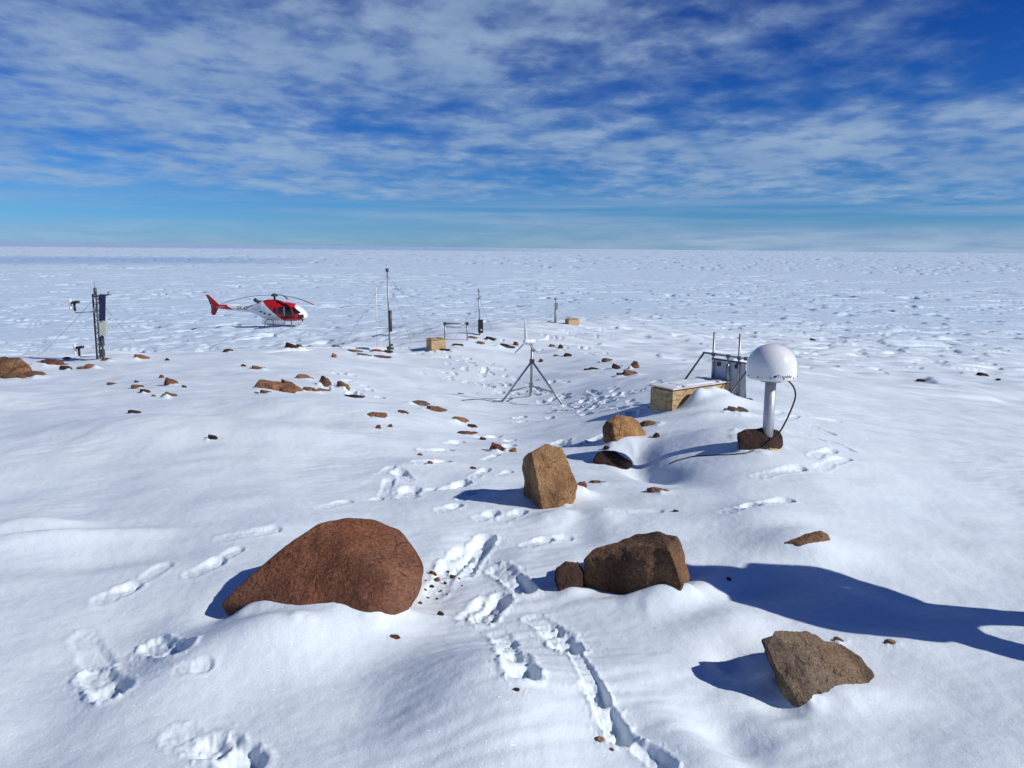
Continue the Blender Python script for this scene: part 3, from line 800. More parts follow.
RK = [
 # near and centre
 (607,447,9,6,'dark','tiny dark stone just above the flat near-black rock'),
 (660,488,26,9,'brown','small brown rock lying in the hollow below the gully'),
 (598,481,18,5,'brown','thin brown chip right of the tall upright block'),
 (676,510,7,4,'dark','tiny dark pebble below the brown rock in the hollow'),
 (729,578,6,5,'dark','tiny dark stone tip poking out inside the long shadow'),
 (394,636,13,6,'red','lone red-brown pebble in front of the rounded boulder'),
 (582,483,12,8,'brown','small brown stone half buried at the right foot of the tall upright block'),
 (409,592,15,12,'dark','dark stone tucked under the right end of the rounded boulder'),
 (893,641,18,8,'brown','curved brown chip right of the speckled wedge rock'),
 (840,639,18,7,'red','red-brown chip just behind the top of the speckled wedge rock'),
 (600,738,14,8,'brown','brown stone uncovered in the long furrow at the bottom'),
 (612,748,9,6,'brown','smaller brown stone uncovered below it in the same furrow'),
 (516,688,10,6,'dark','dark stone at the bottom of the deep footprint in the centre foreground'),
 (738,408,28,12,'grey','grey-brown flat rock beside the right end of the long plywood box'),
 (745,412,20,6,'brown','thin brown slab below the grey-brown rock by the long plywood box'),
 (652,422,24,8,'brown','low brown ledge behind the medium tan boulder'),
 (657,434,9,7,'dark','dark red stone right of the medium tan boulder'),
 (498,446,19,12,'red','dark red rock left of the tall upright block'),
 (513,449,9,6,'brown','small brown stone touching the dark red rock'),
 (508,486,0,0,'brown',''),
 (473,467,8,4,'red','small red chip alone in the trampled snow left of the tall upright block'),
 (418,402,24,7,'grey','grey flat slab at the upper end of the diagonal rock chain'),
 (434,407,28,9,'ochre','orange-brown slab second in the diagonal rock chain'),
 (458,418,24,8,'ochre','orange-brown slab third in the diagonal rock chain'),
 (472,425,14,5,'dark','dark chip ending the diagonal rock chain'),
 (467,432,26,6,'red','thin red-brown slab beside the lower end of the diagonal rock chain'),
 (483,438,8,4,'dark','tiny dark stone above the dark red rock'),
 (372,414,34,6,'ochre','thin orange-brown outcrop left of the diagonal rock chain'),
 (403,411,12,5,'red','small red rock between the thin outcrop and the rock chain'),
 (352,396,26,4,'dark','long dark sliver right of the orange outcrop on the left hill'),
 (378,426,6,5,'red','small red chip below the thin outcrop'),
 (390,425,6,4,'red','second small red chip below the thin outcrop'),
 (430,462,7,4,'red','small red stone with trampled snow round it, centre left'),
 (420,454,6,3,'red','tiny red chip above the trampled stone, centre left'),
 (212,436,12,7,'dark','small dark stone alone on the smooth left snowfield'),
 (133,411,15,5,'dark','dark bar shaped stone alone on the left snowfield'),
 # the left hill
 (272,383,52,17,'ochre','broad flat orange outcrop on the left hill crest'),
 (287,384,28,15,'ochre','orange block forming the right end of the broad flat outcrop'),
 (262,391,18,6,'brown','brown tongue of rock under the broad flat outcrop'),
 (303,376,20,6,'ochre','small orange slab above and right of the broad outcrop'),
 (324,380,15,11,'brown','upright brown rock on the crest, left of a rounder one'),
 (343,384,14,9,'brown','rounded brown rock at the right end of the crest rocks'),
 (321,389,17,5,'brown','low brown slab under the upright crest rock'),
 (310,388,20,7,'ochre','orange slab between the broad outcrop and the crest rocks'),
 (257,367,18,6,'brown','brown slab above the broad flat outcrop'),
 (243,365,6,3,'dark','tiny dark stone left of the brown slab on the crest'),
 (30,373,34,10,'brown','low brown apron of rock right of the large left edge outcrop'),
 (48,361,38,10,'red','curved red-brown slab between the left edge outcrop and the lattice tower'),
 (64,367,13,6,'dark','dark stone at the right end of the curved red-brown slab'),
 (66,358,16,4,'grey','thin grey slab left of the lattice tower'),
 (86,366,22,6,'ochre','orange-brown slab below the lattice tower'),
 (106,359,16,4,'ochre','thin orange slab at the foot of the lattice tower'),
 (137,356,20,6,'ochre','smooth orange-brown hump right of the lattice tower'),
 (110,383,12,4,'red','small red slab on the left hill, furthest left of the loose cluster'),
 (136,386,15,5,'brown','long brown stone in the loose cluster on the left hill'),
 (144,390,12,6,'dark','dark stone below the long brown stone in the loose cluster'),
 (170,381,15,8,'red','rounded red-brown rock at the top right of the loose cluster'),
 (167,394,17,7,'brown','jagged brown rock at the bottom right of the loose cluster'),
 (161,376,6,4,'red','tiny red stone above the rounded red-brown rock'),
 (153,395,6,3,'brown','tiny brown stone left of the jagged rock'),
 (184,386,6,3,'dark','tiny dark stone right of the rounded red-brown rock'),
 (136,381,5,3,'dark','tiny dark chip above the long brown stone'),
 (167,359,5,3,'dark','tiny dark stone on the skyline crest right of the orange hump'),
 # mid distance
 (292,345,22,10,'dark','dark snow streaked rock in front of the helicopter'),
 (227,350,11,4,'dark','small dark slab below the helicopter tail'),
 (334,355,6,5,'ochre','small orange stone in a hollow left of the tall guyed mast'),
 (335,345,9,3,'grey','thin grey slab right of the dark snow streaked rock'),
 (352,350,22,4,'grey','low grey slab left of the tall guyed mast foot'),
 (363,354,18,4,'grey','lower grey slab left of the tall guyed mast foot'),
 (378,350,20,4,'brown','brown slab touching the foot of the tall guyed mast'),
 (380,356,26,4,'red','red-brown slab below the tall guyed mast foot'),
 (388,351,13,4,'dark','dark stones heaped on the foot of the tall guyed mast'),
 (445,349,14,3,'dark','dark slab right of the small plywood box by the mast'),
 (457,344,14,4,'dark','thin dark slab below the pipe frame'),
 (472,337,12,3,'brown','brown slab between the pipe frame and the short black box mast'),
 (491,338,12,5,'dark','dark rock right of the short black box mast'),
 (481,342,9,4,'brown','small brown slab below the short black box mast'),
 (505,345,22,6,'dark','long dark brown slab behind the wind turbine tripod'),
 (516,343,7,5,'red','small red block on the end of the long dark slab behind the turbine'),
 (552,345,7,4,'brown','small brown stone right of the wind turbine hub'),
 (561,346,6,5,'dark','dark chip right of the small brown stone near the turbine'),
 (568,354,9,5,'dark','dark stone right of the wind turbine pole'),
 (557,355,7,2,'brown','flat brown chip beside the dark stone right of the turbine pole'),
 (541,360,5,4,'dark','small dark stone touching the turbine pole at mid height'),
 (593,368,19,4,'dark','long thin dark slab left of the snow capped rocks'),
 (608,359,14,5,'grey','grey-brown low rock above the snow capped rocks'),
 (635,364,12,9,'brown','knobbly brown rock with snow on its left shoulder'),
 (631,372,28,8,'brown','low brown slab under the knobbly rock'),
 (617,366,10,6,'dark','dark curved rock rim left of the knobbly rock'),
 (813,339,7,3,'dark','lone tiny dark stone on the plain behind the white dome'),
 (985,374,14,6,'dark','dark stone far right on the open snow slope'),
 (925,380,14,4,'dark','thin dark rock in a wind scoop far right'),
 (999,379,6,3,'dark','tiny dark stone right of the dark stone on the far right slope'),
]
for i, (px, py, w, h, tone, label) in enumerate(RK):
    if w == 0: continue
    small_rock(px, py, w, h, tone, label, 40 + i)
PB = [(425,589,4),(432,585,5),(437,578,7),(445,582,4),(428,597,4),(437,598,4),(441,590,3),(447,594,4),(433,572,8),(452,575,6),(459,578,4),(420,602,5),(440,612,9),(448,571,4),(462,585,3),(426,580,3)]
for i, (px, py, w) in enumerate(PB):
    small_rock(px, py, w * 1.05, w * .75, rng.choice(['dark', 'red', 'dark']), 'dark pebble among many scattered beside the right end of the rounded boulder', 200 + i, name='pebble', cat='pebble', group='pebbles scattered beside the rounded boulder')

# ------------------------------------------------------------------ white dome antenna
def dome_antenna():
    b0 = at(767, 448)
    d = b0.y
    mpp = d / FPX * 1.03
    t = thing('dome_antenna', 'white domed satellite antenna on a metal pole with a black cable loop', 'antenna', b0)
    top = pt(771, 344, d)
    foot = Vector((b0.x, b0.y, b0.z - .12))
    rim = pt(771, 377.5, d)
    ax = (rim - b0).normalized()
    rad = 23.7 * mpp
    H = 33.5 * mpp
    zb = (rim - b0).length
    tube(bm := BM(), [foot - b0, rim - b0], 5.2 * mpp, 20)
    obj('pole', bm, M_ALU, t)
    prof = [(0, -.004)] + [(rad * .90, -.004), (rad * .975, 0), (rad, .008)]
    hc = H * .32
    for k in range(0, 6): prof.append((rad, .008 + (hc - .008) * (k + 1) / 6))
    for k in range(1, 17):
        a = k / 16 * math.pi / 2
        prof.append((max(0, rad * math.cos(a)) if k < 16 else 0, hc + (H - hc) * math.sin(a)))
    bm = BM(); lathe(bm, prof, 56, rim - b0, ax)
    dome = obj('dome', bm, M_DOME, t, True)
    bm = BM(); lathe(bm, [(0, -.030), (rad * .45, -.030), (rad * .50, -.012), (rad * .55, -.006), (0, -.006)], 32, rim - b0, ax)
    obj('mount_plate', bm, M_STEEL, t)
    # screws round the rim
    for k in range(12):
        a = 2 * math.pi * (k + .35) / 12
        n = Vector((math.cos(a), math.sin(a), 0))
        bm = BM(); lathe(bm, [(0, .004), (.0055, .004), (.0055, -.003), (0, -.003)], 8, (rim - b0) + n * (rad + .0005) + ax * .022, n)
        obj('screw', bm, M_INK, dome)
    # sticker and lettering curved round the dome
    def on_dome(s, h, off):            # s metres along the girth from the point facing the camera
        a0 = math.atan2(-(b0.y), -(b0.x))
        a = a0 + s / rad
        return (rim - b0) + Vector((math.cos(a) * (rad + off), math.sin(a) * (rad + off), h))
    s0, s1, h0, h1 = 1.0 * mpp, 19.0 * mpp, 2.5 * mpp, 6.6 * mpp
    def patch(sa, sb, ha, hb, off, skew=0):
        bm = BM(); n = 12; prev = None
        for i in range(n + 1):
            s = sa + (sb - sa) * i / n
            r = [bm.verts.new(on_dome(s, ha, off)), bm.verts.new(on_dome(s + skew, hb, off))]
            if prev: bm.faces.new((prev[0], r[0], r[1], prev[1]))
            prev = r
        return bm
    st = obj('sticker', patch(s0, s1, h0, h1, .0012), M_WHITE, dome)
    obj('logo', patch(s0 + .6 * mpp, s0 + 3.6 * mpp, h0 + 1.0 * mpp, h1 - .9 * mpp, .0024, 1.2 * mpp), M_BLUE, st)
    o = text_mesh('lettering', 'Trimble', 4.3 * mpp, M_INK, st, Matrix.Identity(4))
    cs = s0 + 12.2 * mpp; chh = (h0 + h1) / 2
    for v in o.data.vertices:
        v.co = on_dome(cs + v.co.x * 1.15, chh + v.co.y, .0026)
    # cable: from under the dome, loops right, comes down to the foot and runs over the snow to the left
    path = [(778,378,-.02),(786,379.5,-.05),(793,386,-.06),(795.5,395,-.06),(793,405,-.06),(786,421,-.06),(778,434,-.07),(766,444,-.09),(758,449.5,-.10)]
    P = [pt(a, b, d + e) for a, b, e in path]
    for px, py in ((748,453),(735,454.5),(715,455.5),(695,456.5),(680,460),(668,465)):
        g = at(px, py); P.append(g + Vector((0, 0, .008)))
    Ps = []
    for i in range(len(P) - 1):
        p0, p1, p2, p3 = P[max(i - 1, 0)], P[i], P[i + 1], P[min(i + 2, len(P) - 1)]
        for k in range(6):
            u = k / 6
            Ps.append(.5 * ((2 * p1) + (p2 - p0) * u + (2 * p0 - 5 * p1 + 4 * p2 - p3) * u * u + (3 * p1 - p0 - 3 * p2 + p3) * u ** 3))
    for q in Ps[54:]:
        q.z = gz(q.x, q.y) + .001
    bm = BM(); tube(bm, Ps, .0068, 8)
    obj('cable', bm, M_BLACK, t, world_space=True)
    bm = BM(); rr = random.Random(4)
    pr = [(0, .03), (.05, .03), (.075, .022), (.095, .004), (.1, -.04)]
    lathe(bm, pr, 28)
    for v in bm.verts: v.co += Vector((rr.uniform(-.012, .012), rr.uniform(-.012, .012), rr.uniform(-.006, .006)))
    obj('grout_collar', bm, M_GROUT, t)
dome_antenna()

# ------------------------------------------------------------------ wooden boxes
def snow_cap(parent, sx, sy, z, seed, thick=.02, inset=.0):
    bm = BM(); n = 22
    vs = [[None] * (n + 1) for _ in range(n + 1)]
    for i in range(n + 1):
        for j in range(n + 1):
            u, v = i / n - .5, j / n - .5
            e = min(.5 - abs(u), .5 - abs(v)) * 2
            h = thick * min(1, e * 5) * (.75 + .6 * mnoise.noise(Vector((u * 5 + seed, v * 3, seed))))
            vs[i][j] = bm.verts.new((u * (sx - inset), v * (sy - inset), z + h))
    for i in range(n):
        for j in range(n):
            bm.faces.new((vs[i][j], vs[i + 1][j], vs[i + 1][j + 1], vs[i][j + 1]))
    return obj('snow_cover', bm, M_SNOW, parent, True)

def plywood_box(px, py, L, Wd, H, rot, label, near_corner=True, snow=False, sink=.03):
    p = at(px, py)
    rz = R(rot)
    if near_corner:
        c = p + Matrix.Rotation(rz, 3, 'Z') @ Vector((L / 2, Wd / 2, 0))
    else:
        c = p
    c.z = p.z
    t = thing('plywood_box', label, 'box', c, rz)
    th = .018
    def panel(name, cc, ss, m=M_PLY):
        bm = BM(); box(bm, cc, ss, None, .002); return obj(name, bm, m, t)
    panel('side_panel', (0, -Wd / 2 + th / 2, H / 2 - sink), (L - .004, th, H + sink))
    panel('side_panel', (0, Wd / 2 - th / 2, H / 2 - sink), (L - .004, th, H + sink))
    panel('end_panel', (-L / 2 + th / 2, 0, H / 2 - sink), (th, Wd - 2 * th - .004, H + sink))
    panel('end_panel', (L / 2 - th / 2, 0, H / 2 - sink), (th, Wd - 2 * th - .004, H + sink))
    lid = panel('lid', (0, 0, H + .0105), (L + .03, Wd + .03, .017), M_PLANK if snow else M_PLY)
    for k in (-1, 1):
        bm = BM(); box(bm, (k * L * .30, 0, H + .026), (.05, Wd + .024, .013), None, .002)
        obj('batten', bm, M_PLANK if snow else M_PLY, lid)
    return t
bx = plywood_box(672, 411, 1.0, .34, .235, 36, 'long plywood box with pale lid and snow drifted against its side', snow=True)
snow_cap(bx, .90, .32, .250, 3, .022)
plywood_box(436, 348.5, .44, .36, .27, 30, 'small plywood box between the tall guyed mast and the pipe frame', near_corner=False)
plywood_box(572, 324.2, .62, .40, .26, 25, 'most distant plywood crate, beside the far instrument post', near_corner=False)

# ------------------------------------------------------------------ solar panel rack
def solar_rack():
    dl, dr = 9.15, 8.75
    def D(px): return dl + (dr - dl) * (px - 703) / (748 - 703)
    def Pp(px, py, e=0): return pt(px, py, D(px) + e)
    g0 = Pp(728, 392); g0.z = gz(g0.x, g0.y)
    t = thing('solar_panel_rack', 'pipe rack holding solar panels seen from behind, beside the long plywood box', 'solar panel', g0)
    def part(name, pts, r, m=M_STEEL):
        bm = BM(); tube(bm, pts, r, 10); return obj(name, bm, m, t, world_space=True)
    for px0, y0, px1, y1 in ((714.5, 332, 711.5, 392), (740.3, 334, 737, 400)):
        q = Pp(px1, y1); q.z = min(q.z, gz(q.x, q.y) - .05)
        part('upright', [Pp(px0, y0), q], .0125, M_STEEL)
    part('top_rail', [Pp(703, 352.5), Pp(748.5, 359)], .013)
    part('middle_rail', [Pp(712, 358.5, -.01), Pp(747.5, 363.5, -.01)], .010, M_DARKSTEEL)
    a = Pp(682, 384, -.10)
    part('brace', [Pp(704, 352.8), a, a + (a - Pp(704, 352.8)).normalized() * .12], .012, M_DARKSTEEL)
    b_ = Pp(728.5, 397, -.35)
    part('brace', [Pp(746.5, 371.5), b_, b_ + (b_ - Pp(746.5, 371.5)).normalized() * .12], .012, M_DARKSTEEL)
    part('bottom_rail', [Pp(736, 398), Pp(749.5, 401.5)], .012, M_DARKSTEEL)
    for (xa, xb, ya, yb) in ((713.2, 726.6, 359.5, 395), (729.8, 745.8, 361.8, 399)):
        c = [Pp(xa, ya, .02), Pp(xb, ya + (xb - xa) * .13, .02), Pp(xb, yb + (xb - xa) * .13, .02), Pp(xa, yb, .02)]
        n = (c[1] - c[0]).cross(c[3] - c[0]).normalized()
        if n.y > 0: n = -n
        bm = BM()
        f = [bm.verts.new(p) for p in c] + [bm.verts.new(p - n * .012) for p in c]
        for q in ((0, 1, 2, 3), (7, 6, 5, 4), (0, 4, 5, 1), (1, 5, 6, 2), (2, 6, 7, 3), (3, 7, 4, 0)): bm.faces.new([f[i] for i in q])
        pn = obj('panel', bm, M_BACK, t, world_space=True)
        bm = BM()
        for i in range(4): tube(bm, [c[i] + n * .004, c[(i + 1) % 4] + n * .004], .0085, 6)
        M = t.matrix_world
        fr = obj('frame', bm, M_ALU, t, world_space=True); fr.parent = pn
        bm = BM()
        fc = [p - n * .0135 for p in c]
        bm.faces.new([bm.verts.new(c0 + (sum(fc, Vector()) / 4 - c0) * .06) for c0 in fc])
        fr = obj('solar_cells', bm, M_PANEL, t, world_space=True); fr.parent = pn
        jc = c[0] + (c[1] - c[0]) * .45 + (c[3] - c[0]) * .10 + n * .012
        bm = BM(); box(bm, jc, (.04, .03, .045), None, .004)
        fr = obj('junction_box', bm, M_BLACK, t, world_space=True); fr.parent = pn
    part('centre_post', [Pp(728.2, 357.5, -.02), Pp(727.6, 396, -.02)], .014, M_ALU)
    for px, py in ((713.6, 354.2), (728.2, 356.3), (739.4, 358), (746, 358.8), (738.6, 363)):
        bm = BM(); box(bm, Pp(px, py), (.045, .045, .04), None, .006)
        obj('clamp', bm, M_DARKSTEEL, t, world_space=True)
    for px in (738, 748):
        p = Pp(px, 401.5); p.z = gz(p.x, p.y) + .008
        bm = BM(); box(bm, p, (.09, .07, .02), None, .004)
        obj('foot_plate', bm, M_DARKSTEEL, t, world_space=True)
solar_rack()

# ------------------------------------------------------------------ wind turbine on a tripod
def wind_turbine():
    f1, f2 = at(502, 402), at(562, 404)
    f3 = at(530, 396)
    d = (f1.y + f2.y) / 2
    mpp = d / FPX * 1.02
    dc = d + (f3.y - d) * .36
    c = pt(530.5, 392, dc); c.z = (f1.z + f2.z) / 2
    t = thing('wind_turbine', 'small white three bladed wind turbine on a grey steel tripod', 'wind turbine', c)
    def P(px, py, e=0): return pt(px, py, dc + e)
    J = P(532, 361)
    hub = P(532.2, 343)
    base = P(531, 386)
    bm = BM(); tube(bm, [base + Vector((0, 0, -.12)), hub], .023, 12); obj('pole', bm, M_STEEL, t, world_space=True)
    for f in (f1, f2, f3):
        bm = BM(); tube(bm, [J, f + (f - J).normalized() * .06], .0185, 10); l = obj('leg', bm, M_STEEL, t, world_space=True)
        m = J + (f - J) * .74
        bm = BM(); tube(bm, [Vector((base.x, base.y, base.z)), m], .012, 8); obj('brace', bm, M_STEEL, t, world_space=True)
        bm = BM(); box(bm, f + Vector((0, 0, .0)), (.12, .12, .02), None, .004); obj('foot', bm, M_DARKSTEEL, l, world_space=True)
        l.children[0].location = (0, 0, 0)
        ch = l.children[0]
        ch.data.transform(Matrix.Identity(4))
    bm = BM(); box(bm, J, (.09, .09, .07), None, .012); obj('collar', bm, M_DARKSTEEL, t, world_space=True)
    bm = BM(); box(bm, P(534, 350), (.05, .05, .05), None, .008); obj('clamp', bm, M_DARKSTEEL, t, world_space=True)
    # head: nacelle pointing left and a bit to the viewer, tail to the right
    fwd = Vector((-.80, -.60, 0)).normalized()
    hc = hub + Vector((0, 0, .03))
    bm = BM(); lathe(bm, [(0, -.07), (.022, -.065), (.040, -.04), (.046, .0), (.046, .06), (.040, .10), (0, .105)], 20, hc, fwd)
    na = obj('nacelle', bm, M_WHITE, t, world_space=True)
    hb = hc + fwd * .14
    bm = BM(); lathe(bm, [(.055, -.035), (.055, .0), (.045, .035), (.02, .055), (0, .058)], 18, hb, fwd)
    obj('spinner', bm, M_WHITE, t, world_space=True)
    side = fwd.cross(Vector((0, 0, 1))).normalized()
    up = Vector((0, 0, 1))
    for k in range(3):
        a = R(96 + 120 * k)
        dirv = (up * math.sin(a) + side * -math.cos(a) * 1.0)
        chord = fwd.cross(dirv).normalized()
        bm = BM(); n = 10; prev = None
        for i in range(n + 1):
            s = i / n
            r = .05 + .36 * s
            w = .030 * (1 - .55 * s) if i > 0 else .018
            tw = R(32 * (1 - s) ** 1.5 + 4)
            cv_ = chord * math.cos(tw) + fwd * math.sin(tw)
            nv = dirv.cross(cv_)
            o = hb + dirv * r
            ring = [bm.verts.new(o + cv_ * w * 1.1), bm.verts.new(o + nv * .007), bm.verts.new(o - cv_ * w), bm.verts.new(o - nv * .004)]
            if prev:
                for q in range(4): bm.faces.new((prev[q], prev[(q + 1) % 4], ring[(q + 1) % 4], ring[q]))
            else: bm.faces.new(ring)
            prev = ring
        bm.faces.new(prev[::-1])
        obj('blade', bm, M_WHITE, t, True, world_space=True)
    bm = BM()
    tube(bm, [hc - fwd * .06, hc - fwd * .30 + Vector((0, 0, .02))], .008, 8); obj('tail_boom', bm, M_WHITE, t, world_space=True)
    bm = BM()
    o = hc - fwd * .28 + Vector((0, 0, .02))
    poly = [(-.02, -.01), (.06, -.03), (.11, -.01), (.11, .06), (.06, .07), (0, .015)]
    A = [bm.verts.new(o - fwd * a + up * b + side * .003) for a, b in poly]; B = [bm.verts.new(o - fwd * a + up * b - side * .003) for a, b in poly]
    bm.faces.new(A); bm.faces.new(B[::-1])
    for i in range(6): bm.faces.new((A[i], B[i], B[(i + 1) % 6], A[(i + 1) % 6]))
    obj('tail_fin', bm, M_WHITE, t, world_space=True)
    # power cable leaving the left foot over the snow
    P_ = [f1 + Vector((0, 0, .03))]
    for px, py in ((494,402.5),(484,400.5),(474,400),(462,401)):
        g = at(px, py); P_.append(g + Vector((0, 0, .014)))
    bm = BM(); tube(bm, P_, .006, 6); obj('cable', bm, M_BLACK, t, world_space=True)
wind_turbine()

# ------------------------------------------------------------------ guyed masts, frame and posts
def wire(t, a, b, r=.004, sag=.02, name='guy_wire'):
    bm = BM(); pts = []
    for i in range(9):
        s = i / 8
        p = a.lerp(b, s); p.z -= sag * 4 * s * (1 - s) * (a - b).length * .2
        pts.append(p)
    tube(bm, pts, r, 5)
    obj(name, bm, M_WIRE, t, world_space=True)

def tall_mast():
    b = at(390, 350.5); d = b.y
    t = thing('guyed_mast', 'tall thin guyed mast with a white antenna frame and dark tube on its side', 'mast', b)
    P = lambda px, py, e=0: pt(px, py, d + e)
    bm = BM(); tube(bm, [b - Vector((0, 0, .1)), P(388.6, 310), P(387.2, 270)], [.027, .023, .019], 10); obj('pole', bm, M_STEEL, t, world_space=True)
    bm = BM(); lathe(bm, [(0, .05), (.045, .045), (.05, -.04), (0, -.045)], 10, P(387.1, 270)); obj('top_cap', bm, M_DARKSTEEL, t, world_space=True)
    bm = BM(); tube(bm, [P(390, 310.5, -.06), P(390.6, 331.5, -.06)], .048, 12); obj('battery_tube', bm, M_DARKSTEEL, t, world_space=True)
    bm = BM(); tube(bm, [P(376.4, 287), P(377.2, 347)], .011, 6); fr = obj('antenna_wire', bm, M_WHITE, t, world_space=True)
    for y in (286.5, 305.5, 308.5, 328.5):
        bm = BM(); tube(bm, [P(376.6 + (y - 286) * .012, y), P(388.2 + (y - 286) * .02, y)], .010, 6); obj('cross_arm', bm, M_WHITE, t, world_space=True)
    bm = BM(); tube(bm, [P(372, 337), P(378, 335), P(389.5, 335)], .014, 6); obj('lower_arm', bm, M_DARKSTEEL, t, world_space=True)
    top = P(387.4, 275)
    for px, py in ((440, 337), (340, 334)):
        g = at(px, py) if py > 340 else None
        e = pt(px, py, d + (2.0 if px > 400 else -1.0)); e.z = gz(e.x, e.y)
        wire(t, top, e, .003)
    e = Vector((b.x + .3, b.y + 2.4, 0)); e.z = gz(e.x, e.y); wire(t, top, e, .003)
    for px, py, s in ((391.5, 345, .08), (389, 348, .10), (392.5, 348.5, .07)):
        q = P(px, py, -.1); q.z = max(q.z, gz(q.x, q.y) + s * .3)
        bm = BM(); box(bm, q, (s, s, s * .8), Euler((.2, .1, px)).to_matrix(), .01); obj('ballast_block', bm, M_DARKSTEEL, t, world_space=True)
tall_mast()

def pipe_frame():
    a, b = at(445, 340.5), at(467.5, 340)
    d = (a.y + b.y) / 2
    c = (a + b) / 2
    t = thing('pipe_frame', 'goalpost shaped grey pipe frame with two crossbars standing on the snow', 'frame', c)
    P = lambda px, py: pt(px, py, d)
    for px in (444.8, 467.3):
        g = P(px, 341); g.z = gz(g.x, g.y) - .1
        bm = BM(); tube(bm, [g, P(px, 323.2)], .026, 10); obj('leg', bm, M_STEEL, t, world_space=True)
        bm = BM(); box(bm, P(px, 323.6), (.09, .09, .09), None, .01); obj('joint', bm, M_DARKSTEEL, t, world_space=True)
    for y, r in ((323.6, .024), (327, .018)):
        bm = BM(); tube(bm, [P(445, y), P(467.2, y)], r, 8); obj('crossbar', bm, M_STEEL, t, world_space=True)
pipe_frame()

def short_mast():
    b = at(480, 334.5); d = b.y
    t = thing('guyed_mast', 'shorter thin guyed mast with an upright black box at its foot', 'mast', b)
    P = lambda px, py, e=0: pt(px, py, d + e)
    bm = BM(); tube(bm, [b - Vector((0, 0, .1)), P(478.9, 290)], [.028, .020], 8); obj('pole', bm, M_STEEL, t, world_space=True)
    bm = BM(); lathe(bm, [(0, .06), (.04, .05), (.04, -.05), (0, -.06)], 10, P(478.9, 290.5)); obj('top_sensor', bm, M_STAIN, t, world_space=True)
    for y in (298, 310):
        bm = BM(); box(bm, P(479.2, y), (.07, .07, .05), None, .01); obj('collar', bm, M_STAIN, t, world_space=True)
    bm = BM(); box(bm, P(480.6, 326.3, -.06), (.175, .10, .46), None, .01); bxo = obj('equipment_box', bm, M_BLACK, t, world_space=True)
    bm = BM(); box(bm, P(481.3, 330, -.12), (.05, .012, .05), None, .003); q = obj('label_plate', bm, M_WHITE, t, world_space=True)
    for px, dd in ((455, -.8), (496, -.6), (472, 2.2)):
        e = pt(px, 333, d + dd); e.z = gz(e.x, e.y)
        wire(t, P(479, 297), e, .0032)
short_mast()

def far_post():
    b = at(555.5, 323); d = b.y
    t = thing('instrument_post', 'far instrument post with grey box and small round head, beside the distant crate', 'instrument', b)
    P = lambda px, py, e=0: pt(px, py, d + e)
    bm = BM(); tube(bm, [b - Vector((0, 0, .1)), P(555.7, 308)], [.075, .06], 8); obj('post', bm, M_STAIN, t, world_space=True)
    bm = BM(); box(bm, P(556.2, 306, 0), (.17, .14, .30), None, .015); obj('instrument_box', bm, M_STEEL, t, world_space=True)
    bm = BM(); tube(bm, [P(556, 303.5), P(555.8, 300)], .022, 6); obj('neck', bm, M_DARKSTEEL, t, world_space=True)
    bm = BM(); lathe(bm, [(0, .07), (.06, .06), (.10, .02), (.10, -.02), (.05, -.05), (0, -.05)], 12, P(555.8, 299)); obj('sensor_head', bm, M_STAIN, t, world_space=True)
    e = pt(541, 321, d - 1.0); e.z = gz(e.x, e.y); wire(t, P(555, 312), e, .006)
    e = pt(566, 322, d + 1.5); e.z = gz(e.x, e.y); wire(t, P(555, 312), e, .006)
far_post()

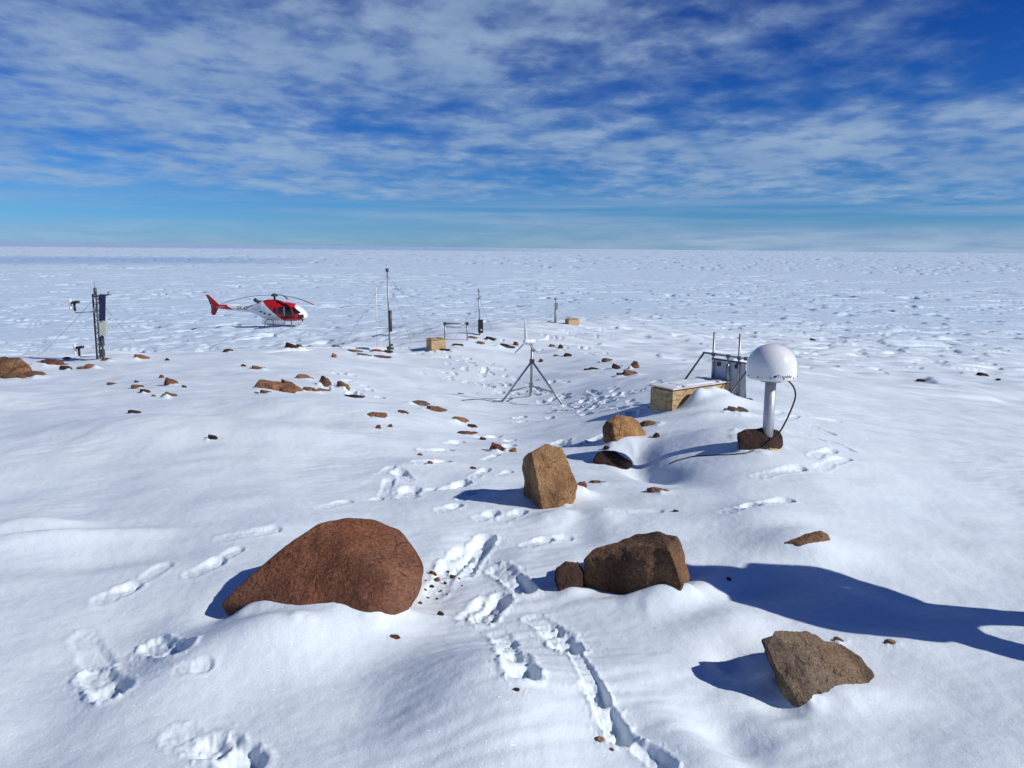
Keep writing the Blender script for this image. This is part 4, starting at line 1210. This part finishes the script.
# ------------------------------------------------------------------ lattice weather tower
def lattice_tower():
    b = at(100.5, 359.0); d = b.y
    t = thing('weather_tower', 'lattice weather tower with solar panel, grey-green box and sensor arms on the left crest', 'weather station', b)
    P = lambda px, py, e=0: pt(px, py, d + e)
    mpp = d / FPX * 1.06
    tops = [P(92.6, 294), P(99.2, 295), P(96, 294.5, .15)]
    bots = [P(97.2, 360), P(103.6, 360), P(100.4, 359.5, .15)]
    for a, c in zip(tops, bots):
        bm = BM(); tube(bm, [a, c + (c - a).normalized() * .12], .017, 8); obj('leg', bm, M_DARKSTEEL, t, world_space=True)
    n = 11
    for i in range(n):
        s0, s1 = i / n, (i + 1) / n
        for u, v in ((0, 1), (1, 2), (2, 0)):
            A = tops[u].lerp(bots[u], s0); B = tops[v].lerp(bots[v], s1); C = tops[v].lerp(bots[v], s0)
            if (i + u) % 2: A, B = tops[v].lerp(bots[v], s0), tops[u].lerp(bots[u], s1)
            bm = BM(); tube(bm, [A, B], .007, 5); obj('brace', bm, M_STAIN, t, world_space=True)
    bm = BM(); box(bm, P(102.4, 307.5, -.1), (5.4 * mpp, .03, 25 * mpp), Euler((R(-12), R(3), R(18))).to_matrix(), .004); sp = obj('solar_panel', bm, M_PANEL, t, world_space=True)
    bm = BM(); box(bm, P(103.6, 328.5, -.08), (6.2 * mpp, .14, 12.5 * mpp), Euler((0, R(3), R(14))).to_matrix(), .012); obj('enclosure', bm, M_GREEN, t, world_space=True)
    bm = BM(); box(bm, P(102, 341, 0), (2.6 * mpp, .1, 9 * mpp), None, .01); obj('battery_box', bm, M_DARKSTEEL, t, world_space=True)
    bm = BM(); box(bm, P(102.6, 353, 0), (2.6 * mpp, .1, 7 * mpp), None, .01); obj('battery_box', bm, M_DARKSTEEL, t, world_space=True)
    bm = BM(); box(bm, P(95.3, 310, -.05), (2.6 * mpp, .07, 5 * mpp), None, .008); obj('logger_box', bm, M_STAIN, t, world_space=True)
    bm = BM(); tube(bm, [P(93, 296.5), P(110, 294.6)], .016, 6); obj('top_arm', bm, M_DARKSTEEL, t, world_space=True)
    bm = BM(); lathe(bm, [(0, .05), (.035, .04), (.035, -.03), (0, -.035)], 10, P(109.5, 293.8)); obj('radiation_sensor', bm, M_STAIN, t, world_space=True)
    bm = BM(); tube(bm, [P(95.5, 295), P(94.8, 288)], .030, 8); an = obj('top_sensor', bm, M_DARKSTEEL, t, world_space=True)
    bm = BM(); tube(bm, [P(94.8, 288), P(94.6, 281)], .007, 5); obj('aerial', bm, M_STAIN, t, world_space=True)
    for (x0, x1, y, sx, sy) in ((75.5, 94, 312.2, 75, 311), (80, 98, 356.6, 79.5, 356)):
        bm = BM(); tube(bm, [P(x0, y + .4), P(x1, y - .4)], .012, 6); arm = obj('sensor_arm', bm, M_ALU, t, world_space=True)
        bm = BM()
        tube(bm, [P(sx, sy), P(sx - .8, sy - 8)], .024, 8)
        tube(bm, [P(sx - 1.2, sy - 8), P(sx + 2.2, sy - 9.6)], .018, 8)
        lathe(bm, [(0, .03), (.05, .02), (.05, -.02), (0, -.03)], 10, P(sx + 2.0, sy - 9.0))
        lathe(bm, [(0, .03), (.05, .02), (.05, -.02), (0, -.03)], 10, P(sx - 1.0, sy - 8.4))
        an = obj('anemometer', bm, M_BLACK, arm, world_space=False)
        an.data.transform(Matrix.Translation(-Vector(t.location)))
        bm = BM()
        prof = []
        for k in range(6):
            prof += [(.032, -.10 + k * .035), (.022, -.085 + k * .035)]
        lathe(bm, [(0, -.105)] + prof + [(0, .12)], 12, P(sx - 4.6, sy - 7))
        sh = obj('radiation_shield', bm, M_WHITE, arm)
        sh.data.transform(Matrix.Translation(-Vector(t.location)))
    for px, py, e in ((150, 345, 6.0), (30, 352, 4.5)):
        q = pt(px, py, d + e); q.z = gz(q.x, q.y)
        wire(t, P(96, 297), q, .0035)
    q = pt(118, 362, d - 4); q.z = gz(q.x, q.y)
lattice_tower()

# ------------------------------------------------------------------ helicopter
def helicopter():
    g1, g2 = at(262, 326.0), at(290, 326.5)
    d = at(277, 326.3).y
    c = at(273.5, 326.3)
    S = 1.0
    scale = 105.0 * d / FPX / 10.9 * 1.0
    yaw = R(-7)
    t = thing('helicopter', 'red and white helicopter parked on the snow plain', 'helicopter', c, yaw)
    # stations: x (nose at +), z centre, half width, half height, exponent
    ST = [(3.72,1.22,.03,.03,2),(3.66,1.22,.26,.24,2.1),(3.50,1.25,.48,.42,2.2),(3.2,1.33,.68,.60,2.3),(2.8,1.44,.83,.76,2.4),(2.3,1.54,.91,.90,2.5),(1.7,1.58,.94,.95,2.6),
          (1.0,1.58,.94,.96,2.7),(.3,1.60,.92,.98,2.7),(-.4,1.64,.86,.96,2.6),(-1.0,1.70,.74,.84,2.5),(-1.5,1.74,.58,.62,2.3),(-2.1,1.78,.40,.44,2.2),(-3.0,1.82,.31,.34,2),(-4.2,1.87,.25,.275,2),(-5.4,1.92,.19,.215,2),(-6.4,1.96,.14,.16,2),(-6.75,1.97,.05,.06,2)]
    def stat(x):
        for a, b in zip(ST, ST[1:]):
            if a[0] >= x >= b[0]:
                u = (a[0] - x) / (a[0] - b[0])
                u = u
                return [a[i] + (b[i] - a[i]) * u for i in range(1, 5)]
        return list(ST[0][1:]) if x > 0 else list(ST[-1][1:])
    def surf(x, z, off=.012):
        zc, w, h, e = stat(x)
        q = min(.9999, abs((z - zc) / max(h, .01)))
        return (w * (1 - q ** e) ** (1 / e)) + off
    bm = BM(); seg = 36; rings = []
    xs = sorted({x for a, b in zip(ST, ST[1:]) for x in np.linspace(a[0], b[0], 5)}, reverse=True)
    for x in xs:
        zc, w, h, e = stat(x)
        r = []
        for k in range(seg):
            a = 2 * math.pi * k / seg
            ca, sa = math.cos(a), math.sin(a)
            r.append(bm.verts.new((x, math.copysign(abs(ca) ** (2 / e), ca) * w, zc + math.copysign(abs(sa) ** (2 / e), sa) * h)))
        rings.append(r)
    for a, b in zip(rings, rings[1:]):
        for k in range(seg): bm.faces.new((a[k], a[(k + 1) % seg], b[(k + 1) % seg], b[k]))
    bm.faces.new(rings[0]); bm.faces.new(rings[-1][::-1])
    # paint scheme: red cabin with a slanting rear edge, white nose and boom, red tail
    m, nt, b = new_mat('red_and_white_livery')
    tcn = nt.new('ShaderNodeTexCoord'); sp = nt.new('ShaderNodeSeparateXYZ'); nt.l.new(tcn.outputs['Object'], sp.inputs[0])
    X, Y, Z = sp.outputs
    rear = nt.math('GREATER_THAN', nt.math('ADD', X, nt.math('MULTIPLY', Z, 1.22)), 2.31)
    front = nt.math('LESS_THAN', nt.math('ADD', X, nt.math('MULTIPLY', Z, .62)), 3.98)
    tail = nt.math('LESS_THAN', nt.math('ADD', X, nt.math('MULTIPLY', Z, 1.6)), -1.55)
    red = nt.math('MAXIMUM', nt.math('MULTIPLY', rear, front), tail)
    nt.l.new(nt.mix(red, (.78, .78, .79, 1), (.50, .014, .018, 1)), b.inputs['Base Color'])
    b.inputs['Roughness'].default_value = .25
    fu = obj('fuselage', bm, m, t, True)
    def quad_patch(name, q, side, mm, parent, off=.014, n=6):
        bm = BM(); vs = []
        for i in range(n + 1):
            row = []
            for j in range(n + 1):
                u, v = i / n, j / n
                x = (q[0][0] * (1 - u) + q[1][0] * u) * (1 - v) + (q[3][0] * (1 - u) + q[2][0] * u) * v
                z = (q[0][1] * (1 - u) + q[1][1] * u) * (1 - v) + (q[3][1] * (1 - u) + q[2][1] * u) * v
                row.append(bm.verts.new((x, side * surf(x, z, off), z)))
            vs.append(row)
        for i in range(n):
            for j in range(n): bm.faces.new((vs[i][j], vs[i + 1][j], vs[i + 1][j + 1], vs[i][j + 1]))
        return obj(name, bm, mm, parent, True)
    for side in (-1, 1):
        dr = quad_patch('door_window', [(2.55,1.30),(1.72,1.30),(1.72,2.12),(2.20,2.12)], side, M_GLASS, t)
        quad_patch('lower_window', [(2.62,.98),(1.62,.98),(1.62,1.20),(2.62,1.20)], side, M_GLASS, t)
        quad_patch('window_post', [(1.68,1.28),(1.60,1.28),(1.60,2.14),(1.68,2.14)], side, M_WHITE, t, .02)
        quad_patch('cabin_window', [(1.52,1.38),(.92,1.42),(1.02,2.08),(1.52,2.12)], side, M_GLASS, t)
        quad_patch('rear_window', [(.80,1.46),(.42,1.56),(.52,2.0),(.80,2.04)], side, M_GLASS, t)
        quad_patch('windscreen', [(3.30,1.55),(2.72,1.36),(2.38,2.12),(2.66,2.06)], side, M_GLASS, t, .02)
        quad_patch('chin_window', [(3.52,1.05),(3.02,.92),(3.02,1.30),(3.50,1.38)], side, M_GLASS, t, .02)
        for (x0, z0) in ((-.5, 1.35), (-.95, 1.5), (.05, 1.25)):
            quad_patch('intake_grille', [(x0+.15, z0), (x0-.15, z0), (x0-.15, z0+.14), (x0+.15, z0+.14)], side, M_DARKSTEEL, t)
    # cowling on the roof
    bm = BM(); prev = None; rings = []
    for x, w, h0, h1 in ((1.35,.30,2.46,2.50),(1.0,.44,2.40,2.66),(.3,.46,2.40,2.82),(-.5,.44,2.30,2.80),(-1.1,.36,2.15,2.66),(-1.6,.24,2.02,2.42),(-1.75,.12,2.0,2.2)):
        r = [bm.verts.new((x, y * w, h0 + (h1 - h0) * zz)) for y, zz in ((-1, 0), (-1, .55), (-.75, .9), (0, 1), (.75, .9), (1, .55), (1, 0))]
        if prev:
            for k in range(6): bm.faces.new((prev[k], prev[k+1], r[k+1], r[k]))
        else: bm.faces.new(r)
        prev = r
    bm.faces.new(prev[::-1])
    obj('engine_cowling', bm, m, t, True)
    bm = BM(); tube(bm, [(-1.25, 0, 2.45), (-1.75, 0, 2.62), (-1.95, 0, 2.78)], [.20, .19, .19], 14, True); obj('exhaust', bm, M_DARKSTEEL, t)
    bm = BM(); tube(bm, [(.25, 0, 2.6), (.25, 0, 3.22)], .10, 12); obj('rotor_mast', bm, M_DARKSTEEL, t)
    bm = BM(); lathe(bm, [(0,-.10),(.30,-.10),(.36,0),(.26,.12),(.12,.2),(0,.2)], 18, (.25, 0, 3.22)); hub = obj('rotor_hub', bm, M_DARKSTEEL, t)
    for a in (R(-21), R(-21 + 120), R(-21 + 240)):
        dv = Vector((math.cos(a), math.sin(a), 0)); ch = Vector((-math.sin(a), math.cos(a), 0))
        for r0, r1, mm, nm in ((.30, .95, M_BLACK, 'blade_grip'), (.95, 4.55, M_BLADE, 'rotor_blade'), (4.55, 5.3, M_RED, 'blade_tip')):
            bm = BM(); prev = None
            for i in range(9):
                r = r0 + (r1 - r0) * i / 8
                z = 3.25 + .10 * (r / 2.2) - .036 * r * r
                w = .155
                ring = [bm.verts.new(Vector((.25, 0, z)) + dv * r + ch * y + Vector((0, 0, zz))) for y, zz in ((-w, 0), (-.02, .030), (w, 0), (0, -.022))]
                if prev:
                    for k in range(4): bm.faces.new((prev[k], prev[(k+1) % 4], ring[(k+1) % 4], ring[k]))
                else: bm.faces.new(ring)
                prev = ring
            bm.faces.new(prev[::-1])
            if nm == 'rotor_blade': bl = obj(nm, bm, mm, t)
            elif nm == 'blade_tip': obj(nm, bm, mm, bl)
            else: obj(nm, bm, mm, t)
    # tail
    def slab(name, poly, thick, mm, y=0.0):
        bm = BM()
        A = [bm.verts.new((x, y - thick / 2, z)) for x, z in poly]; B = [bm.verts.new((x, y + thick / 2, z)) for x, z in poly]
        bm.faces.new(A); bm.faces.new(B[::-1])
        for i in range(len(poly)): bm.faces.new((A[i], B[i], B[(i+1) % len(poly)], A[(i+1) % len(poly)]))
        return obj(name, bm, mm, t)
    slab('upper_fin', [(-5.75,2.08),(-6.62,2.05),(-7.28,3.15),(-6.98,3.18)], .07, M_RED)
    slab('lower_fin', [(-5.95,1.80),(-6.70,1.85),(-6.78,1.30),(-6.62,1.02),(-6.34,1.05)], .07, M_RED)
    bm = BM(); box(bm, (-5.35, 0, 1.98), (.42, 2.3, .05), None, .01); obj('tailplane', bm, M_STAIN, t)
    bm = BM(); tube(bm, [(-3.6, -.02, 2.13), (-6.3, -.02, 2.10)], .06, 8); obj('drive_shaft_cover', bm, m, t)
    bm = BM(); tube(bm, [(-6.5, -.1, 2.08), (-6.5, -.42, 2.08)], .06, 8); tr_ = obj('tail_rotor_hub', bm, M_DARKSTEEL, t)
    for s in (-1, 1):
        bm = BM(); box(bm, (-6.5 - s * .16, -.40, 2.08 + s * .5), (.16, .03, .86), Euler((0, R(-18), 0)).to_matrix(), .006); obj('tail_rotor_blade', bm, M_DARKSTEEL, t)
    # skids, cross tubes, cargo basket
    for s in (-1, 1):
        bm = BM(); tube(bm, [(2.55, s * 1.08, .38), (2.35, s * 1.08, .16), (2.1, s * 1.08, .07), (-1.1, s * 1.08, .06), (-1.25, s * 1.08, .06)], .055, 10); sk = obj('skid', bm, M_STAIN, t)
        for x in (1.55, -.45):
            bm = BM(); tube(bm, [(x, s * 1.08, .07), (x, s * .92, .45), (x, s * .6, .70), (x, 0, .75)], .05, 8); obj('cross_tube', bm, M_STAIN, t)
    bm = BM()
    for z in (.42, .60, .78):
        for y in (-1.42, -1.0): tube(bm, [(-.55, y, z), (1.75, y, z)], .022, 6)
    for x in np.linspace(-.55, 1.75, 12):
        tube(bm, [(x, -1.42, .40), (x, -1.42, .80)], .018, 6); tube(bm, [(x, -1.42, .42), (x, -1.0, .42)], .018, 6)
    box(bm, (.6, -1.21, .43), (2.3, .40, .02))
    obj('cargo_basket', bm, M_STAIN, t)
    bm = BM(); tube(bm, [(3.15, 0, .72), (3.2, 0, .60)], .07, 10); obj('landing_light', bm, M_BLACK, t)
    bm = BM(); tube(bm, [(1.6, -.05, 2.5), (1.5, -.05, 2.9)], .015, 5); obj('aerial', bm, M_DARKSTEEL, t)
    for s in (-1, 1):
        rz = R(90)
        Mx = Matrix.Translation((-2.95, s * .345, 1.86)) @ Matrix.Rotation(R(90) if s < 0 else R(90), 4, 'X')
        if s > 0: Mx = Matrix.Translation((-2.95, .345, 1.86)) @ Matrix.Rotation(math.pi, 4, 'Z') @ Matrix.Rotation(R(90), 4, 'X')
        text_mesh('registration', 'ZK-IZN', .52, M_INK, t, Mx)
    t.scale = (scale,) * 3
    t.location.z = gz(c.x, c.y) - .02
    return t
heli = helicopter()

# ------------------------------------------------------------------ the companion standing outside the frame whose shadow lies on the snow
def person():
    tip = at(672, 573)
    L = -sun_to
    hz = 1.72
    k = hz / sun_to.z
    head = tip + sun_to * k
    f = Vector((head.x, head.y, 0)); f.z = gz(f.x, f.y)
    t = thing('person', 'person in a dark parka and trousers standing with legs apart, hands in pockets', 'person', f, R(68))
    V = {'pelvis': (0, 0, .95), 'waist': (0, .01, 1.10), 'chest': (0, .0, 1.30), 'neckb': (0, -.01, 1.48), 'neck': (0, -.02, 1.54), 'head1': (0, -.03, 1.62), 'head2': (0, -.03, 1.72)}
    R_ = {'pelvis': .20, 'waist': .20, 'chest': .22, 'neckb': .11, 'neck': .075, 'head1': .095, 'head2': .085}
    E = [('pelvis', 'waist'), ('waist', 'chest'), ('chest', 'neckb'), ('neckb', 'neck'), ('neck', 'head1'), ('head1', 'head2')]
    for s, n in ((-1, 'l'), (1, 'r')):
        for nm, p, r in (('hip', (s * .12, 0, .86), .11), ('knee', (s * .27, -.03, .48), .075), ('ankle', (s * .34, .02, .10), .06), ('toe', (s * .37, -.17, .05), .045),
                         ('sh', (s * .20, .0, 1.42), .095), ('elb', (s * .28, .06, 1.14), .085), ('wri', (s * .21, -.12, 1.00), .06), ('pocket', (s * .17, -.14, .97), .05)):
            V[nm + n] = p; R_[nm + n] = r
        E += [('pelvis', 'hip' + n), ('hip' + n, 'knee' + n), ('knee' + n, 'ankle' + n), ('ankle' + n, 'toe' + n), ('chest', 'sh' + n), ('sh' + n, 'elb' + n), ('elb' + n, 'wri' + n), ('wri' + n, 'pocket' + n)]
    me = bpy.data.meshes.new('body')
    ks = list(V)
    me.from_pydata([V[k] for k in ks], [(ks.index(a), ks.index(b)) for a, b in E], [])
    o = bpy.data.objects.new('body', me); col.objects.link(o)
    sk = o.modifiers.new('skin', 'SKIN'); sk.use_smooth_shade = True
    for i, kx in enumerate(ks):
        me.skin_vertices[0].data[i].radius = (R_[kx],) * 2
        me.skin_vertices[0].data[i].use_root = (kx == 'pelvis')
    o.modifiers.new('sub', 'SUBSURF').levels = 2
    bpy.context.view_layer.update()
    me2 = bpy.data.meshes.new_from_object(o.evaluated_get(bpy.context.evaluated_depsgraph_get()))
    o.modifiers.clear(); o.data = me2; me2.name = 'body'
    for mm in (mat('parka_fabric', (.03, .04, .08), .8), mat('trouser_fabric', (.025, .025, .03), .8), M_BLACK, mat('skin', (.55, .33, .24), .5)): me2.materials.append(mm)
    for p in me2.polygons:
        z = p.center.z
        p.material_index = 3 if z > 1.535 else 0 if z > .86 else 1 if z > .2 else 2
        p.use_smooth = True
    o.parent = t
    bm = BM(); lathe(bm, [(.118, -.03), (.125, 0), (.120, .05), (.09, .10), (.04, .13), (0, .135)], 20, (0, -.02, 1.73)); obj('woollen_hat', bm, mat('grey_wool', (.12, .12, .14), .9), t, True)
    bm = BM(); lathe(bm, [(.10, -.06), (.15, -.02), (.16, .05), (.14, .09), (.11, .06), (.10, 0)], 20, (0, .02, 1.52)); obj('hood', bm, me2.materials[0], t, True)
    for s in (-1, 1):
        bm = BM(); lathe(bm, [(0, .014), (.009, .011), (.014, 0), (.009, -.011), (0, -.014)], 10, (s * .034, -.118, 1.675)); obj('eye', bm, M_WHITE, t, True)
        bm = BM(); lathe(bm, [(0, .03), (.014, .025), (.018, 0), (.012, -.028), (0, -.03)], 10, (s * .098, -.02, 1.66)); obj('ear', bm, me2.materials[3], t, True)
    bm = BM(); tube(bm, [(0, -.115, 1.685), (0, -.140, 1.65), (0, -.118, 1.64)], [.009, .016, .010], 8); obj('nose', bm, me2.materials[3], t, True)
    bm = BM(); tube(bm, [(-.026, -.112, 1.605), (0, -.122, 1.603), (.026, -.112, 1.605)], .006, 6); obj('mouth', bm, M_RED, t, True)
person()

# ------------------------------------------------------------------ the snow sheet
def build_ground():
    def seg(a, b, step): return np.exp(np.arange(math.log(a), math.log(b), step))
    rs = np.concatenate([[0.02, .15, .3], seg(.5, 1.8, .03), seg(1.8, 30, .0036 / Q), seg(30, 420, .0046 / Q), seg(420, 60000, .025), [60000]])
    inner = np.arange(-38.5, 38.5, .072 / Q)
    th = np.concatenate([np.arange(-180, -62, 2.0), np.arange(-62, -38.5, .25), inner, np.arange(38.5, 62, .25), np.arange(62, 180, 2.0)])
    th = np.radians(th)
    nr, nt_ = len(rs), len(th)
    RR, TT = np.meshgrid(rs, th, indexing='ij')
    X = RR * np.sin(TT); Y = RR * np.cos(TT)
    Z = ground_h(X, Y)
    lr = np.log(rs)
    for s in _st:
        cx_, cy_ = (s[0] + s[2]) / 2, (s[1] + s[3]) / 2
        half = math.hypot(s[2] - s[0], s[3] - s[1]) / 2 + s[4] * 3.5
        r0 = math.hypot(cx_, cy_); a0 = math.atan2(cx_, cy_)
        i0, i1 = np.searchsorted(rs, [r0 - half, r0 + half])
        da = half / r0
        j0, j1 = np.searchsorted(th, [a0 - da, a0 + da])
        if i1 <= i0 or j1 <= j0: continue
        sl = (slice(i0, i1), slice(j0, j1))
        zz = Z[sl]
        stamp(X[sl], Y[sl], zz, s)
        Z[sl] = zz
    for (bx0, by0, am, rx) in _foot:
        half = rx * 3.2
        r0 = math.hypot(bx0, by0); a0 = math.atan2(bx0, by0)
        i0, i1 = np.searchsorted(rs, [r0 - half, r0 + half]); j0, j1 = np.searchsorted(th, [a0 - half / r0, a0 + half / r0])
        if i1 <= i0 or j1 <= j0: continue
        sl = (slice(i0, i1), slice(j0, j1))
        xx, yy = X[sl], Y[sl]
        nn = 1 + .6 * perlin(xx / rx * .9, yy / rx * .9, 7)
        Z[sl] += am * nn * np.exp(-((xx - bx0) ** 2 + (yy - by0) ** 2) / (rx * rx))
    # wind drifts with a steep lee face
    dr = random.Random(21)
    drifts = []
    for px, py, am in ((932,382,.26),(884,344,.40),(846,342,.32),(902,352,.30),(968,335,.42),(650,338,.26),(600,345,.2),(838,367,.15),(1000,349,.34),(722,324,.45),(925,324,.5),(785,310,.55),(640,301,.55),(980,307,.55)):
        g = at(px, py); drifts.append((g.x, g.y, am * .42, dr.uniform(8, 13), dr.uniform(4, 7)))
    while len(drifts) < 240:
        t_ = dr.uniform(-.56, .64); r_ = math.exp(dr.uniform(math.log(22), math.log(210)))
        if -.60 < t_ < .12 and r_ < 52: continue
        gx, gy = r_ * math.sin(t_), r_ * math.cos(t_)
        if math.hypot(gx - heli.location.x, gy - heli.location.y) < 11: continue
        drifts.append((gx, gy, min(.0027 * r_, .36) * dr.uniform(.35, 1.1), dr.uniform(7, 14), dr.uniform(4, 9)))
    lc, ls_ = math.cos(R(-14)), math.sin(R(-14))
    for gx, gy, am, kl, kv in drifts:
        half = am * (kl * 3 + kv * 2)
        r0 = math.hypot(gx, gy); a0 = math.atan2(gx, gy)
        i0, i1 = np.searchsorted(rs, [r0 - half, r0 + half]); j0, j1 = np.searchsorted(th, [a0 - half / r0, a0 + half / r0])
        if i1 <= i0 or j1 <= j0: continue
        sl = (slice(i0, i1), slice(j0, j1))
        xx, yy = X[sl] - gx, Y[sl] - gy
        vv = (-xx * ls_ + yy * lc) / (am * kv)
        uu = (xx * lc + yy * ls_) / am - .6 * vv * vv + 1.2 * perlin(X[sl] / (am * 5), Y[sl] / (am * 4), 12)
        Z[sl] += am * sstep(-2.3, .6, uu) * np.exp(-np.maximum(uu, 0) / kl) * np.exp(-vv ** 4) * sstep(kl * 3, kl * 2, uu)
    co = np.stack([X, Y, Z], -1).reshape(-1, 3).astype(np.float32)
    me = bpy.data.meshes.new('snow_ground')
    nv = nr * nt_
    me.vertices.add(nv)
    me.vertices.foreach_set('co', co.ravel())
    ii = np.arange(nr - 1)[:, None] * nt_
    jj = np.arange(nt_)[None, :]
    j2 = (jj + 1) % nt_
    quads = np.stack([ii + jj, ii + nt_ + jj, ii + nt_ + j2, ii + j2], -1).reshape(-1, 4)[:, ::-1].astype(np.int32)
    nf = len(quads)
    me.loops.add(nf * 4)
    me.loops.foreach_set('vertex_index', quads.ravel())
    me.polygons.add(nf)
    me.polygons.foreach_set('loop_start', np.arange(0, nf * 4, 4, dtype=np.int32))
    me.update(calc_edges=True)
    me.polygons.foreach_set('use_smooth', np.ones(nf, dtype=bool))
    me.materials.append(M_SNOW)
    o = bpy.data.objects.new('snow_ground', me)
    col.objects.link(o)
    o['kind'] = 'structure'
    o['label'] = 'wind packed snow field'
    return o
build_ground()

# ------------------------------------------------------------------ render settings
scene.view_settings.view_transform = 'Standard'
scene.view_settings.look = 'None'
scene.view_settings.exposure = 0
scene.render.engine = 'CYCLES'
scene.cycles.use_denoising = True
scene.cycles.max_bounces = 6
scene.cycles.diffuse_bounces = 3
